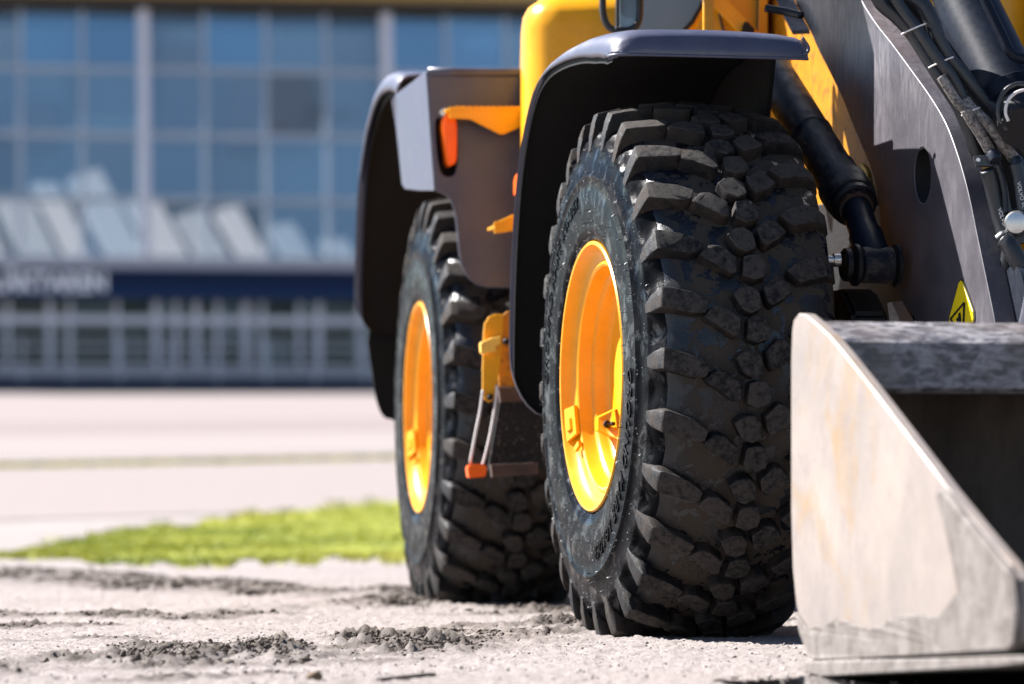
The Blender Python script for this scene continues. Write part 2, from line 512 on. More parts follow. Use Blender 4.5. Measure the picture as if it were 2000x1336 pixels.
    mud = t.mix(g, (.05, .041, .036), (.15, .125, .108))
    t.set(t.mix(at_.outputs['Fac'], base, mud), .82, 0, .25)
    b = t.bump(g, .6, .008); t.bump(mid, .3, .02, b); M['ground'] = t.m
    t = NT('mud'); w = t.pos(); g = t.noise(w, 90, 6, .7)
    t.set(t.mix(g, (.034, .027, .022), (.165, .132, .110)), .8, 0, .35); t.bump(g, .7, .008); M['mud'] = t.m
    t = NT('grit'); oi = t.n('ShaderNodeAttribute', attribute_name='tone')
    t.set(t.mix(oi.outputs['Fac'], (.06, .048, .042), (.40, .355, .33)), .75, 0, .35); M['grit'] = t.m
    t = NT('puddle_water'); w = t.pos()
    t.set((.012, .012, .013), .05, 0, .5); t.bump(t.noise(w, 25, 2), .04, .004); M['water'] = t.m
    t = NT('lawn'); w = t.pos(); at_ = t.n('ShaderNodeAttribute', attribute_name='tone')
    c = t.mix(at_.outputs['Fac'], (.15, .215, .010), (.47, .43, .04)); t.set(c, .6, 0, .3)
    t.b.inputs['Subsurface Weight'].default_value = .0
    M['grass'] = t.m
    t = NT('lawn_soil'); w = t.pos(); n = t.noise(w, 3, 5)
    t.set(t.mix(n, (.15, .19, .014), (.27, .26, .03)), .9, 0, .2); M['lawn_soil'] = t.m
    M['paving'] = plain('pale_paving', (.245, .213, .203), .9, 0, .2, 40, .06, 0, .05)
    M['plaza'] = plain('plaza_paving', (.235, .203, .194), .9, 0, .2, 30, .06, 0, .05)
    M['paving_pink'] = plain('pinkish_paving', (.212, .176, .169), .9, 0, .2, 40, .06, 0, .05)
    M['kerb'] = plain('kerb_stone', (.28, .265, .245), .8, 0, .2, 40, .1)
    # building
    M['white_frame'] = plain('white_metal_frame', (.62, .60, .64), .5)
    M['grey_frame'] = plain('grey_mullion', (.36, .39, .44), .45)
    M['navy'] = plain('navy_panel', (.002, .012, .050), .6, spec=.2)
    M['navy_light'] = plain('navy_trim', (.006, .030, .10), .6, spec=.2)
    M['plinth'] = plain('dark_plinth', (.035, .045, .075), .7)
    M['sill'] = plain('pale_sill', (.44, .42, .45), .6)
    M['beige'] = plain('tan_fascia', (.50, .34, .12), .6)
    M['soffit'] = plain('dark_soffit', (.03, .024, .02), .7)
    M['stand'] = plain('grey_stand', (.225, .218, .232), .8)
    M['stand_b'] = plain('blue_grey_stand', (.16, .17, .19), .8)
    M['letter'] = plain('white_letters', (.9, .88, .9), .5)
    M['back_wall'] = plain('blue_grey_wall', (.27, .32, .35), .8)
    M['brown_wall'] = plain('brown_wall', (.16, .11, .08), .8)
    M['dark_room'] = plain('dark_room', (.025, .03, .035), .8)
    M['stone'] = plain('brown_stone', (.14, .09, .05), .8, 0, .5, 60, .3)
    M['twig'] = plain('dark_twig', (.03, .022, .016), .8, 0, .6, 120, .3)
    for nm, tint, refl in (('glass_a', (.84, .92, .95), .28), ('glass_b', (.58, .82, .95), .38), ('glass_c', (.88, .93, .95), .20), ('glass_low', (.75, .80, .82), .0), ('glass_clear', (.90, .93, .95), .05)):
        t = NT(nm); t.t.nodes.remove(t.b)
        tr = t.n('ShaderNodeBsdfTransparent'); tr.inputs[0].default_value = (*tint, 1)
        gl = t.n('ShaderNodeBsdfGlossy'); gl.inputs['Roughness'].default_value = .03; gl.inputs[0].default_value = (.78, .92, .92, 1)
        fr = t.n('ShaderNodeLayerWeight'); fr.inputs[0].default_value = .35
        mx = t.n('ShaderNodeMixShader'); t.l(t.math('ADD', t.math('MULTIPLY', fr.outputs['Fresnel'], .5 if refl > .1 else .25), refl), mx.inputs[0])
        t.l(tr.outputs[0], mx.inputs[1]); t.l(gl.outputs[0], mx.inputs[2])
        t.l(mx.outputs[0], t.t.nodes['Material Output'].inputs[0]); M[nm] = t.m
    t = NT('water_drop'); t.set((.5, .52, .55), .05, 0, .8); t.b.inputs['Transmission Weight'].default_value = .7; M['drop'] = t.m
mats()

# ------------------------------------------------------------------ ground
def track_field(X, Y):
    """height and mud mask of the soil the tyres dragged onto the asphalt"""
    hgt = np.zeros_like(X); mud = np.zeros_like(X)
    warp = fbm(X, Y, 1.7, 4, 5) * .16
    for pts, half, amp in TRACKS:
        P = [ghit(*p) for p in pts]
        d = np.full_like(X, 9.0)
        for a, b in zip(P[:-1], P[1:]):
            ax, ay, bx, by = a.x, a.y, b.x, b.y
            t = np.clip(((X - ax) * (bx - ax) + (Y - ay) * (by - ay)) / ((bx - ax) ** 2 + (by - ay) ** 2), 0, 1)
            d = np.minimum(d, np.hypot(X - ax - t * (bx - ax), Y - ay - t * (by - ay)))
        m = np.clip(1 - (d + warp) / half, 0, 1)
        lump = np.clip(fbm(X, Y, 5.0, 5, 9) * 1.9 + .46, 0, 1) * np.clip(fbm(X, Y, 1.5, 3, 21) * 1.5 + 1.25, 0, 1)
        m = np.clip(m * 2.2, 0, 1) * lump
        smear = np.clip(1 - (d + warp) / (half * 1.25), 0, 1) * np.clip(fbm(X, Y, 7, 5, 40) * 1.6 + .45, 0, 1)
        mud = np.maximum(mud, np.maximum(m, smear)); hgt = np.maximum(hgt, m * amp * .78)
    return hgt, mud

TRACKS = [
    ([(-60, 1314), (60, 1308), (330, 1288), (600, 1275), (800, 1262), (980, 1243), (1140, 1226)], .30, .034),
    ([(-40, 1318), (200, 1312), (420, 1300), (700, 1290)], .16, .018),
    ([(520, 1194), (640, 1186), (760, 1176), (850, 1166)], .30, .024),
    ([(-60, 1120), (120, 1130), (260, 1140), (420, 1152)], .55, .030),
    ([(-40, 1206), (60, 1202), (200, 1204), (330, 1207)], .14, .018),
    ([(900, 1200), (1010, 1194), (1140, 1188)], .2, .016),
    ([(-20, 1255), (120, 1250), (240, 1247)], .09, .014),
    ([(180, 1331), (420, 1323), (620, 1316)], .09, .018),
    ([(360, 1212), (470, 1203), (560, 1197)], .16, .020),
    ([(620, 1254), (760, 1242), (880, 1233), (1000, 1224)], .13, .020),
    ([(-20, 1278), (150, 1271), (330, 1263)], .11, .016),
    ([(540, 1162), (690, 1156), (830, 1150)], .30, .022),
    ([(-40, 1228), (90, 1224), (210, 1222)], .13, .016),
]
def build_ground():
    xs = np.concatenate([np.array([-400, -160, -70, -32, -16, -9, -6, -4.5, -3.6, -3.0]), np.arange(-2.6, 1.75, .0095), np.array([1.8, 2.0, 2.4, 3, 4, 6, 9, 16, 32, 70, 160, 400])])
    ys = np.concatenate([np.array([-200, -60, -20, -5, 0, 3, 5, 6.2]), np.arange(6.8, 12.0, .016), np.arange(12.0, 18.5, .04), np.arange(18.6, 34, .5), np.arange(34, 140, 4.0), np.array([160, 220, 320, 500])])
    X, Y = np.meshgrid(xs, ys)
    Yc = np.minimum(Y, 135) - 20
    Z = .0334 * (np.sqrt(Yc * Yc + 3) + Yc) / 2 - .0004
    near = np.clip((19 - Y) / 1.5, 0, 1) * np.clip((Y - 6.5) / .4, 0, 1)
    hgt, mud = track_field(X, Y)
    rough = fbm(X, Y, 30, 4, 3) * .0058 + fbm(X, Y, 3.0, 3, 4) * .006
    lumps = np.abs(fbm(X, Y, 16, 4, 12)) * 1.7 + np.clip(fbm(X, Y, 45, 3, 15), 0, 1) * 1.1
    Z = Z + near * (rough + hgt * (.12 + lumps * 1.25) + RNG.normal(0, .0021, X.shape))
    # the puddle lies in a shallow dip
    dip = np.clip(1 - (((X - .95) / .62) ** 2 + ((Y - 7.45) / .62) ** 2), 0, 1)
    Z = Z - np.minimum(dip * .05, .016)
    n, m = X.shape
    me = bpy.data.meshes.new('ground')
    me.vertices.add(n * m); co = np.stack([X, Y, Z], -1).reshape(-1).astype(np.float32); me.vertices.foreach_set('co', co)
    idx = np.arange(n * m).reshape(n, m)
    q = np.stack([idx[:-1, :-1], idx[:-1, 1:], idx[1:, 1:], idx[1:, :-1]], -1).reshape(-1)
    k = len(q) // 4
    me.loops.add(len(q)); me.polygons.add(k)
    me.loops.foreach_set('vertex_index', q.astype(np.int32))
    me.polygons.foreach_set('loop_start', np.arange(0, len(q), 4, dtype=np.int32))
    me.polygons.foreach_set('use_smooth', np.ones(k, dtype=bool))
    a = me.attributes.new('mud', 'FLOAT', 'POINT'); a.data.foreach_set('value', np.clip(mud * near * 1.3, 0, 1).reshape(-1).astype(np.float32))
    me.update(); me.validate()
    return mk('ground', me, M['ground'], kind='structure', label='pale gritty asphalt yard streaked with dragged soil')
build_ground()

ICO = None
def chunk_mesh(P, S, name, tone=None, flat=.75, sub=1, jit=.28):
    """many rough little stones or clods in one mesh"""
    bm = bmesh.new(); bmesh.ops.create_icosphere(bm, subdivisions=sub, radius=1)
    bm.verts.ensure_lookup_table(); bv = np.array([v.co[:] for v in bm.verts]); bf = np.array([[v.index for v in f.verts] for f in bm.faces]); bm.free()
    n = len(P); nv = len(bv)
    V = np.repeat(bv[None], n, 0) * (1 + RNG.normal(0, jit, (n, nv, 1)))
    ang = RNG.uniform(0, 6.283, n); c, s = np.cos(ang), np.sin(ang)
    sc = RNG.uniform(.65, 1.35, (n, 1, 3)); sc[..., 2] *= flat
    V = V * sc; x = V[..., 0] * c[:, None] - V[..., 1] * s[:, None]; y = V[..., 0] * s[:, None] + V[..., 1] * c[:, None]
    V = np.stack([x, y, V[..., 2]], -1) * S[:, None, None] + P[:, None, :]
    Fq = (bf[None] + (np.arange(n) * nv)[:, None, None]).reshape(-1)
    me = bpy.data.meshes.new(name); me.vertices.add(n * nv); me.vertices.foreach_set('co', V.reshape(-1).astype(np.float32))
    k = len(Fq) // 3; me.loops.add(len(Fq)); me.polygons.add(k); me.loops.foreach_set('vertex_index', Fq.astype(np.int32))
    me.polygons.foreach_set('loop_start', np.arange(0, len(Fq), 3, dtype=np.int32))
    if tone is not None:
        a = me.attributes.new('tone', 'FLOAT', 'POINT'); a.data.foreach_set('value', np.repeat(tone, nv).astype(np.float32))
    me.update(); me.validate()
    return me

def build_clods():
    N = 700000
    X = RNG.uniform(-2.6, .55, N); Y = RNG.uniform(8.0, 18.0, N)
    h, m = track_field(X, Y)
    m = np.clip(h / .02, 0, 1)
    keep = RNG.uniform(0, 1, N) < np.clip(m - .15, 0, 1) ** 1.4 * .85 + .006 * (fbm(X, Y, .8, 3, 31) > .05) + .004 * (Y < 9.6)
    X, Y, h = X[keep], Y[keep], h[keep]
    S = RNG.gamma(1.5, .0011, len(X)) + .0008
    big = RNG.uniform(0, 1, len(X)) < .02; S = np.where(big, S * 1.8, S)
    S = np.clip(S, .001, .016) * np.where(Y > 12, 1.25, 1.0)
    P = np.stack([X, Y, h * RNG.uniform(.5, 1.25, len(X)) + S * .3], -1)
    mk('mud_clods', chunk_mesh(P, S, 'mud_clods', sub=1, jit=.42, flat=.7), M['mud'], kind='stuff', label='dark crumbly soil clods dragged across the asphalt by the tyres', cat='soil')
    N = 26000
    X = RNG.uniform(-1.6, 1.5, N); Y = 7.2 + RNG.uniform(0, 1, N) ** 1.3 * 5.2
    vis = np.abs(X) < Y * .15
    X, Y = X[vis], Y[vis]
    S = np.clip(RNG.gamma(1.8, .0008, len(X)) + .0009, .001, .006)
    P = np.stack([X, Y, S * .3 + fbm(X, Y, 3.0, 3, 4) * .006], -1)
    mk('gravel_grit', chunk_mesh(P, S, 'gravel_grit', RNG.uniform(0, 1, len(X)) ** .8, sub=1, flat=.8), M['grit'], kind='stuff', label='loose pale grit scattered over the asphalt', cat='grit')
build_clods()

def strip(name, quad_px, mat, lift, label, n=24):
    """sheet on the terrain between two pixel lines ((x0,y0),(x1,y1)) far and near"""
    (f0, f1), (n0, n1) = quad_px; vs = []; fs = []
    for k in range(n + 1):
        t = k / n
        for a, b in ((f0, f1), (n0, n1)):
            p = ghit(a[0] + (b[0] - a[0]) * t, a[1] + (b[1] - a[1]) * t); vs.append((p.x, p.y, p.z + lift))
    for k in range(n): fs.append((2 * k, 2 * k + 1, 2 * k + 3, 2 * k + 2))
    return mk(name, (vs, fs), mat, kind='structure', label=label)
strip('plaza', (((-1500, 771), (2300, 762)), ((-1500, 1062), (2300, 948))), M['plaza'], .006, 'wide pale plaza in front of the hall')
strip('paved_forecourt', (((-900, 835), (1700, 806)), ((-900, 858), (1700, 830))), M['paving_pink'], .012, 'pinkish paved strip across the forecourt')
strip('footpath', (((-900, 868), (1700, 838)), ((-900, 906), (1700, 872))), M['paving'], .012, 'pale paved footpath behind the lawn')
def kerb():
    a, b = ghit(-500, 921), ghit(1500, 879); a.z += .0; n = 30
    d = (b - a).normalized(); root = empty('path_kerb', a, kind='structure', label='low stone kerb edging the far footpath')
    L = (b - a).length / n
    sd = Vector((-d.y, d.x, 0)).normalized()
    me = None
    for k in range(n):
        p = a + (b - a) * (k + .5) / n; p.z = gz(p.y)
        Mx = Matrix(((d.x, sd.x, 0, p.x), (d.y, sd.y, 0, p.y), (0, 0, 1, p.z), (0, 0, 0, 1)))
        if me is None:
            o = mk('kerb_stone', box((-L / 2 + .008, -.09, -.1), (L / 2 - .008, .09, .035), .012), M['kerb'], root, Mx); me = o
        else: dup(me, root, Mx)
kerb()

def build_lawn():
    edge_far = [(-60, 1090), (20, 1084), (60, 1074), (120, 1068), (165, 1058), (172, 1044), (260, 1032), (380, 1026), (420, 1012), (540, 1002), (640, 990), (800, 972), (900, 962), (1100, 955), (1300, 955)]
    edge_near = [(-60, 1092), (30, 1090), (100, 1090), (200, 1098), (330, 1102), (440, 1100), (560, 1094), (700, 1092), (800, 1088), (900, 1088), (1100, 1086), (1300, 1086)]
    def lerp(e, x):
        return float(np.interp(x, [p[0] for p in e], [p[1] for p in e]))
    vs = []; fs = []; xs = list(range(140, 1301, 20))
    for i, x in enumerate(xs):
        for j in range(5):
            t = j / 4; p = ghit(x, (lerp(edge_far, x) + 5 + random.uniform(-4, 4)) * (1 - t) + (lerp(edge_near, x) - 5 + random.uniform(-4, 4)) * t); vs.append((p.x, p.y, p.z + .012))
    for i in range(len(xs) - 1):
        for j in range(4): fs.append((i * 5 + j, i * 5 + j + 1, i * 5 + j + 6, i * 5 + j + 5))
    mk('lawn_soil', (vs, fs), M['lawn_soil'], kind='structure', label='green ground under the lawn beside the yard')
    N = 60000; px = RNG.uniform(-75, 1290, N)
    f = np.interp(px, [p[0] for p in edge_far], [p[1] for p in edge_far]); nn = np.interp(px, [p[0] for p in edge_near], [p[1] for p in edge_near])
    py = f + (nn - f) * np.clip(RNG.uniform(0, 1, N) ** .8 + RNG.normal(0, .05, N) + .10 * np.sin(px * .055) * np.sin(px * .021 + 1), -.12, 1.12)
    Yv = np.linspace(15, 134, 3000); yy = np.array([HY - F * (gz(y) - H) / y for y in Yv])
    Y = np.interp(-py, -yy, Yv); X = (px - CX) / F * Y
    # stray tufts
    sx = RNG.normal(0, 1, 900); tx = np.repeat([(20, 1088), (60, 1090), (10, 1088), (20, 1085), (130, 1060), (95, 1075)], 150, 0)
    tY = np.interp(-(tx[:, 1] + RNG.normal(0, 2.5, 900)), -yy, Yv); tX = (tx[:, 0] + RNG.normal(0, 22, 900) - CX) / F * tY
    X = np.concatenate([X, tX]); Y = np.concatenate([Y, tY]); N = len(X)
    Yc = Y - 20; Z = .0334 * (np.sqrt(Yc * Yc + 3) + Yc) / 2
    h = RNG.uniform(.010, .032, N) * (1 + .7 * fbm(X, Y, 1.2, 3, 2)); wdt = RNG.uniform(.005, .010, N)
    a = RNG.uniform(0, 6.28, N); dx, dy = np.cos(a) * wdt, np.sin(a) * wdt; lx, ly = RNG.normal(0, .016, N), RNG.normal(0, .016, N)
    V = np.stack([np.stack([X - dx, Y - dy, Z], -1), np.stack([X + dx, Y + dy, Z], -1), np.stack([X + lx, Y + ly, Z + h], -1)], 1)
    me = bpy.data.meshes.new('lawn_grass'); me.vertices.add(N * 3); me.vertices.foreach_set('co', V.reshape(-1).astype(np.float32))
    me.loops.add(N * 3); me.polygons.add(N); me.loops.foreach_set('vertex_index', np.arange(N * 3, dtype=np.int32)); me.polygons.foreach_set('loop_start', np.arange(0, N * 3, 3, dtype=np.int32))
    tone = np.clip(.5 + fbm(X, Y, 1.6, 4, 8) * .9 + RNG.normal(0, .12, N), 0, 1)
    at_ = me.attributes.new('tone', 'FLOAT', 'POINT'); at_.data.foreach_set('value', np.repeat(tone, 3).astype(np.float32)); me.update()
    mk('lawn_grass', me, M['grass'], kind='stuff', label='short bright green lawn between the yard and the forecourt', cat='grass')
    # thin grass line along the kerb
    N = 4200; t = RNG.beta(1.0, 2.2, 4200) if True else RNG.uniform(0, 1, N); A, B = ghit(-500, 924), ghit(1500, 881.5)
    X = A.x + (B.x - A.x) * t + RNG.normal(0, .05, N); Y = A.y + (B.y - A.y) * t - np.abs(RNG.normal(0, .28, N)) * np.clip(1.25 - t * 1.3, .1, 1)
    Yc = Y - 20; Z = .0334 * (np.sqrt(Yc * Yc + 3) + Yc) / 2
    h = RNG.uniform(.02, .06, N); a = RNG.uniform(0, 6.28, N); dx, dy = np.cos(a) * .012, np.sin(a) * .012
    V = np.stack([np.stack([X - dx, Y - dy, Z], -1), np.stack([X + dx, Y + dy, Z], -1), np.stack([X + dy, Y + dx, Z + h], -1)], 1)
    me = bpy.data.meshes.new('kerb_grass'); me.vertices.add(N * 3); me.vertices.foreach_set('co', V.reshape(-1).astype(np.float32))
    me.loops.add(N * 3); me.polygons.add(N); me.loops.foreach_set('vertex_index', np.arange(N * 3, dtype=np.int32)); me.polygons.foreach_set('loop_start', np.arange(0, N * 3, 3, dtype=np.int32))
    at_ = me.attributes.new('tone', 'FLOAT', 'POINT'); at_.data.foreach_set('value', RNG.uniform(.6, 1, N * 3).astype(np.float32)); me.update()
    mk('kerb_grass', me, M['grass'], kind='stuff', label='thin line of yellowish grass growing along the far kerb', cat='grass')
build_lawn()

def puddle():
    pts = [(.42, 8.02), (.56, 8.1), (.8, 8.12), (1.05, 8.14), (1.3, 8.1), (1.5, 7.9), (1.52, 7.4), (1.2, 6.95), (.8, 6.9), (.55, 7.3), (.46, 7.7)]
    o = [(u + random.uniform(-.02, .02), v + random.uniform(-.02, .02)) for u, v in arc2(pts, 6)]
    bm = plate(o, .002, tf=lambda u, v, w: Vector((u, v, .0035 + w)))
    mk('puddle', bm, M['water'], kind='structure', label='dark shallow puddle below the bucket')
puddle()

# ------------------------------------------------------------------ glass fronted building
def build_building():
    psi = R_(8)
    B0 = at(350, 757, 115.0)
    eu = Vector((math.cos(psi), math.sin(psi), 0)); nrm = Vector((math.sin(psi), -math.cos(psi), 0))
    def frame(o, ev):
        ev = ev.normalized(); w = eu.cross(ev)
        return Matrix(((eu.x, ev.x, w.x, o.x), (eu.y, ev.y, w.y, o.y), (eu.z, ev.z, w.z, o.z), (0, 0, 0, 1)))
    Mb = frame(B0, Vector((0, 0, 1)))
    def uv(Mx, px, py):
        Mi = Mx.inverted(); o = Mi @ Vector((0, 0, H)); d = Mi.to_3x3() @ Vector(((px - CX) / F, 1, (HY - py) / F))
        t = -o.z / d.z; return (o + d * t).x, (o + d * t).y
    root = empty('glass_hall', B0, label='long glass fronted hall with navy sign band behind the loader', cat='building')
    us = lambda px, py=650: uv(Mb, px, py)[0]
    vb = lambda py: uv(Mb, 350, py)[1]
    U0, U1 = us(-700), us(1700)
    def piece(name, Mx, lo, hi, mat, parent=root, label=None):
        return mk(name, box(lo, hi), M[mat], parent, Mx, label=label)
    # base
    piece('plinth', Mb, (U0, -.6, -.3), (U1, vb(737), .25), 'plinth', label='dark plinth along the foot of the hall')
    piece('sill', Mb, (U0, vb(736), -.3), (U1, vb(714), .18), 'sill')
    # ground floor: posts, rails, panes, dark room behind
    posts = [-690, -600, -520, -410, -330, -210, -130, -45, 15, 97, 136, 228, 305, 345, 383, 425, 480, 512, 585, 622, 703, 760, 850, 930, 1010, 1090, 1180, 1270, 1360, 1450, 1540, 1630]
    v0, v1 = vb(714.5), vb(588)
    vt = vb(626)
    for k, p in enumerate(posts):
        w = random.choice((8, 9, 11)); w = 12 if p in (305, 480, 622) else w
        piece('post', Mb, (us(p) - w / 65 * .55, v0, -.10), (us(p) + w / 65 * .55, v1, .12 if w == 12 else .08), 'white_frame')
    piece('rail', Mb, (U0, vt - .13, -.06), (U1, vt + .13, .05), 'white_frame')
    for a, b in zip(posts[:-1], posts[1:]):
        piece('lower_pane', Mb, (us(a) + .03, v0 + .002, -.02), (us(b) - .03, v1, .0), 'glass_low')
    for k in range(len(posts) - 1):
        a, b = us(posts[k]) + .08, us(posts[k + 1]) - .08; r = random.random()
        if r < .45: piece('roller_blind', Mb, (a, v1 - random.uniform(.2, 1.3), -.4), (b, v1, -.36), random.choice(('stand', 'back_wall', 'brown_wall')))
        if r > .35: piece('counter', Mb, (a, v0, -1.4 - r), (a + (b - a) * random.uniform(.5, 1), v0 + random.uniform(.3, 1.2), -1.0), random.choice(('stand', 'back_wall', 'brown_wall', 'white_frame')))
        if r > .75: piece('interior_screen', Mb, (a, v0 + .2, -3.2), (b, v1 - .1, -3.1), random.choice(('brown_wall', 'back_wall', 'stand')))
    for k in range(-6, 16):
        piece('railing_post', Mb, (us(40 + 95 * k), v0 - .5, .9), (us(40 + 95 * k) + .06, v0 + .75, .96), 'white_frame')
    for q in (.25, .5, .74): piece('handrail', Mb, (U0, v0 + q, .91), (U1, v0 + q + .045, .95), 'white_frame')
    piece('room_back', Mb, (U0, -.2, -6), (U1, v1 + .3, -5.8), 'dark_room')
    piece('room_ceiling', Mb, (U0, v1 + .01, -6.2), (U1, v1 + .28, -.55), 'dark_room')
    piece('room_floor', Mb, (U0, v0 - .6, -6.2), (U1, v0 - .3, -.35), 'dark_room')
    # navy sign band
    vn0, vn1 = vb(576), vb(527)
    piece('sign_band', Mb, (U0, vn0, -.5), (U1, vn1, .45), 'navy', label='navy blue sign band over the ground floor windows')
    piece('band_trim', Mb, (U0, vn0 - .10, -.45), (U1, vn0 + .18, .50), 'navy_light')
    piece('soffit_strip', Mb, (U0, v1 - .02, -.5), (U1, vn0 - .1, .3), 'plinth')
    sb = [o for o in root.children if o.name.startswith('sign_band')][0]
    wid = us(207) - us(-14)
    me = text_mesh('LÄKTAREN', .80, .03, 0, 1.10, 'RIGHT', .034)
    xs = [v.co.x for v in me.vertices]; sx = wid / (max(xs) - min(xs)); cyv = (max(v.co.y for v in me.vertices) + min(v.co.y for v in me.vertices)) / 2
    for v in me.vertices: v.co = Vector(((v.co.x - max(xs)) * sx + us(207), (v.co.y - cyv) * .95 + vb(550), v.co.z + .49))
    mk('sign_lettering', me, M['letter'], sb, Mb, label='pale lettering on the navy band')
    piece('ledge', Mb, (U0, vn1, -.6), (U1, vb(508), .30), 'sill')
    # glass front leaning back
    vl = vb(508); o = B0 + Vector((0, 0, vl))
    Ml = frame(o, Vector((0, 0, 1)) - nrm * .20)
    fu = lambda px, py=270: uv(Ml, px, py)[0]
    fv = lambda py: uv(Ml, 350, py)[1]
    cols = [fu(40) + (fu(161) - fu(40)) * k for k in range(-6, 14)]
    rows = [0.02, fv(390), fv(265), fv(137), fv(22)]
    for i, u in enumerate(cols):
        thick = (i - 6) % 4 == 2
        w = .16 if thick else .060
        piece('column' if thick else 'mullion', Ml, (u - w, 0, -.3), (u + w, rows[-1] + .1, .22 if thick else .08), 'white_frame' if thick else 'grey_frame')
    for v in rows[:-1]:
        piece('transom', Ml, (cols[0], v - .07, -.12), (cols[-1], v + .07, .06), 'grey_frame')
    for i in range(len(cols) - 1):
        for j in range(4):
            g = random.choice(('glass_clear', 'glass_clear', 'glass_c')) if j == 0 else random.choice(('glass_a', 'glass_c', 'glass_clear')) if j < 3 else random.choice(('glass_b', 'glass_b', 'glass_a', 'glass_c'))
            bm = box((-.93 * (cols[1] - cols[0]) / 2, -(rows[j + 1] - rows[j]) / 2 + .1, -.012), (.93 * (cols[1] - cols[0]) / 2, (rows[j + 1] - rows[j]) / 2 - .1, .012))
            T = Ml @ Matrix.Translation(((cols[i] + cols[i + 1]) / 2, (rows[j] + rows[j + 1]) / 2, 0)) @ Matrix.Rotation(R_(random.gauss(0, 1.0)), 4, 'Y') @ Matrix.Rotation(R_(random.gauss(0, 1.0)), 4, 'X')
            mk('pane', bm, M[g], root, T)
    # eaves
    vt = rows[-1]
    piece('soffit', Ml, (U0, vt - .02, -1.5), (U1, vt + .30, .5), 'soffit')
    piece('fascia', Ml, (U0, vt + .28, -1.5), (U1, vt + 1.3, 1.0), 'beige', label='tan fascia along the eaves')
    # seating stand rising inside, with diagonal rakers
    s0 = Vector((0, vl - .2, -2.2)); s1 = Vector((0, vl + 3.6, -8.2))
    sd = (s1 - s0); L = sd.length; ev = sd.normalized(); w = Vector((1, 0, 0)).cross(ev)
    Ms = Mb @ Matrix(((1, ev.x, w.x, 0), (0, ev.y, w.y, s0.y), (0, ev.z, w.z, s0.z), (0, 0, 0, 1)))
    rs = random.Random(5)
    st = mk('seating_stand', box((U0, 0, -.5), (us(760), L * .16, -.3)), M['stand'], root, Ms, label='pale raked seating stand behind the glass')
    for k in range(-8, 8):
        u = us(60 + 88 * k); far_r = max(0, (u - us(300)) / (us(700) - us(300)))
        hh = L * (rs.uniform(.55, .95) * (1 - .55 * far_r)); wd = (us(88) - us(0)) * rs.uniform(.55, .80)
        q = [(u, .02), (u + wd, .02), (u + wd - 1.5 * hh / L, hh), (u - 1.5 * hh / L, hh * rs.uniform(.86, 1))]
        mk('stand_section', plate(q, .3, tf=lambda a, b, c: Vector((a, b, c - .15))), M[rs.choice(('stand', 'stand', 'stand_b'))], st, Ms)
    piece('hall_back_wall', Mb, (U0, -1, -15), (U1, vl + 12, -14.5), 'back_wall')
    for k in range(14):
        a = us(-650 + 165 * k); piece('back_wall_panel', Mb, (a, vl + 3.2 + (k % 3) * 1.3, -14.48), (a + 1.8 + (k % 2), vl + 6.0 + (k * 7 % 4), -14.2), random.choice(('stand', 'stand_b', 'stand_b')))
build_building()

# ------------------------------------------------------------------ wheel loader
loader = empty('wheel_loader', (0.55, 11.6, 0), label='yellow wheel loader with dark fenders and its bucket lowered towards the camera', cat='wheel loader')
NP = 28; RT = .745
Wf = FR.M @ Matrix.Translation((0, 0, ZF))
Wr = RE.M @ Matrix.Translation((0, 0, ZR))

SIDE = [(.36, .0), (.374, -.012), (.388, -.018), (.405, -.021), (.43, -.024), (.46, -.026), (.50, -.026), (.535, -.024), (.55, -.021), (.585, -.015), (.612, -.009), (.645, -.003), (.67, .01)]
def side_l(r):
    return float(np.interp(r, [p[0] for p in SIDE], [p[1] for p in SIDE]))
def carcass():
    prof = [(.03, .355), (.012, .360), (-.002, .364), (-.005, .367), (-.008, .370), (-.012, .374), (-.012, .380), (-.014, .384), (-.018, .388), (-.018, .393), (-.021, .397), (-.021, .405),
            (-.024, .43), (-.026, .46), (-.026, .50), (-.023, .535), (-.026, .540), (-.026, .546), (-.020, .55), (-.015, .585), (-.009, .612), (-.012, .617), (-.010, .625), (-.004, .645), (.006, .664), (.022, .679),
            (.05, .691), (.10, .699), (.16, .703), (.23, .705), (.30, .703), (.36, .699), (.41, .690), (.452, .679), (.478, .660), (.486, .62), (.494, .56), (.505, .49), (.50, .43), (.478, .37), (.455, .335), (.43, .325)]
    seg = 168; vs, fs = revolve(prof, seg); n = len(prof); tread = []
    out = []
    for k in range(seg):
        ph = k / seg * NP * 2 * math.pi
        for i, (l, r) in enumerate(prof):
            a, _, z = vs[k * n + i]; w = math.atan2(z, a)
            # scallops between the shoulder lugs
            d = 0
            if 22 <= i <= 27: d = -.012 * (.5 - .5 * math.cos(ph - NP * .479)) * math.sin((i - 21) / 7 * math.pi)
            if 25 <= i <= 35: d -= .004 * math.sin(ph * 1.0 + l * 30)
            out.append(((r + d) * math.cos(w), l + (.014 * (.5 - .5 * math.cos(ph - NP * .479)) ** 2 * math.sin((i - 20) / 6 * math.pi) if 21 <= i <= 25 else 0), (r + d) * math.sin(w)))
    me = bpy.data.meshes.new('tyre'); me.from_pydata(out, [], fs)
    me.materials.append(M['sidewall']); me.materials.append(M['groove'])
    mi = []
    for k in range(seg):
        for i in range(n - 1): mi.append(1 if 25 <= i <= 34 else 0)
    me.polygons.foreach_set('material_index', mi); me.polygons.foreach_set('use_smooth', [True] * len(fs)); me.update()
    return me

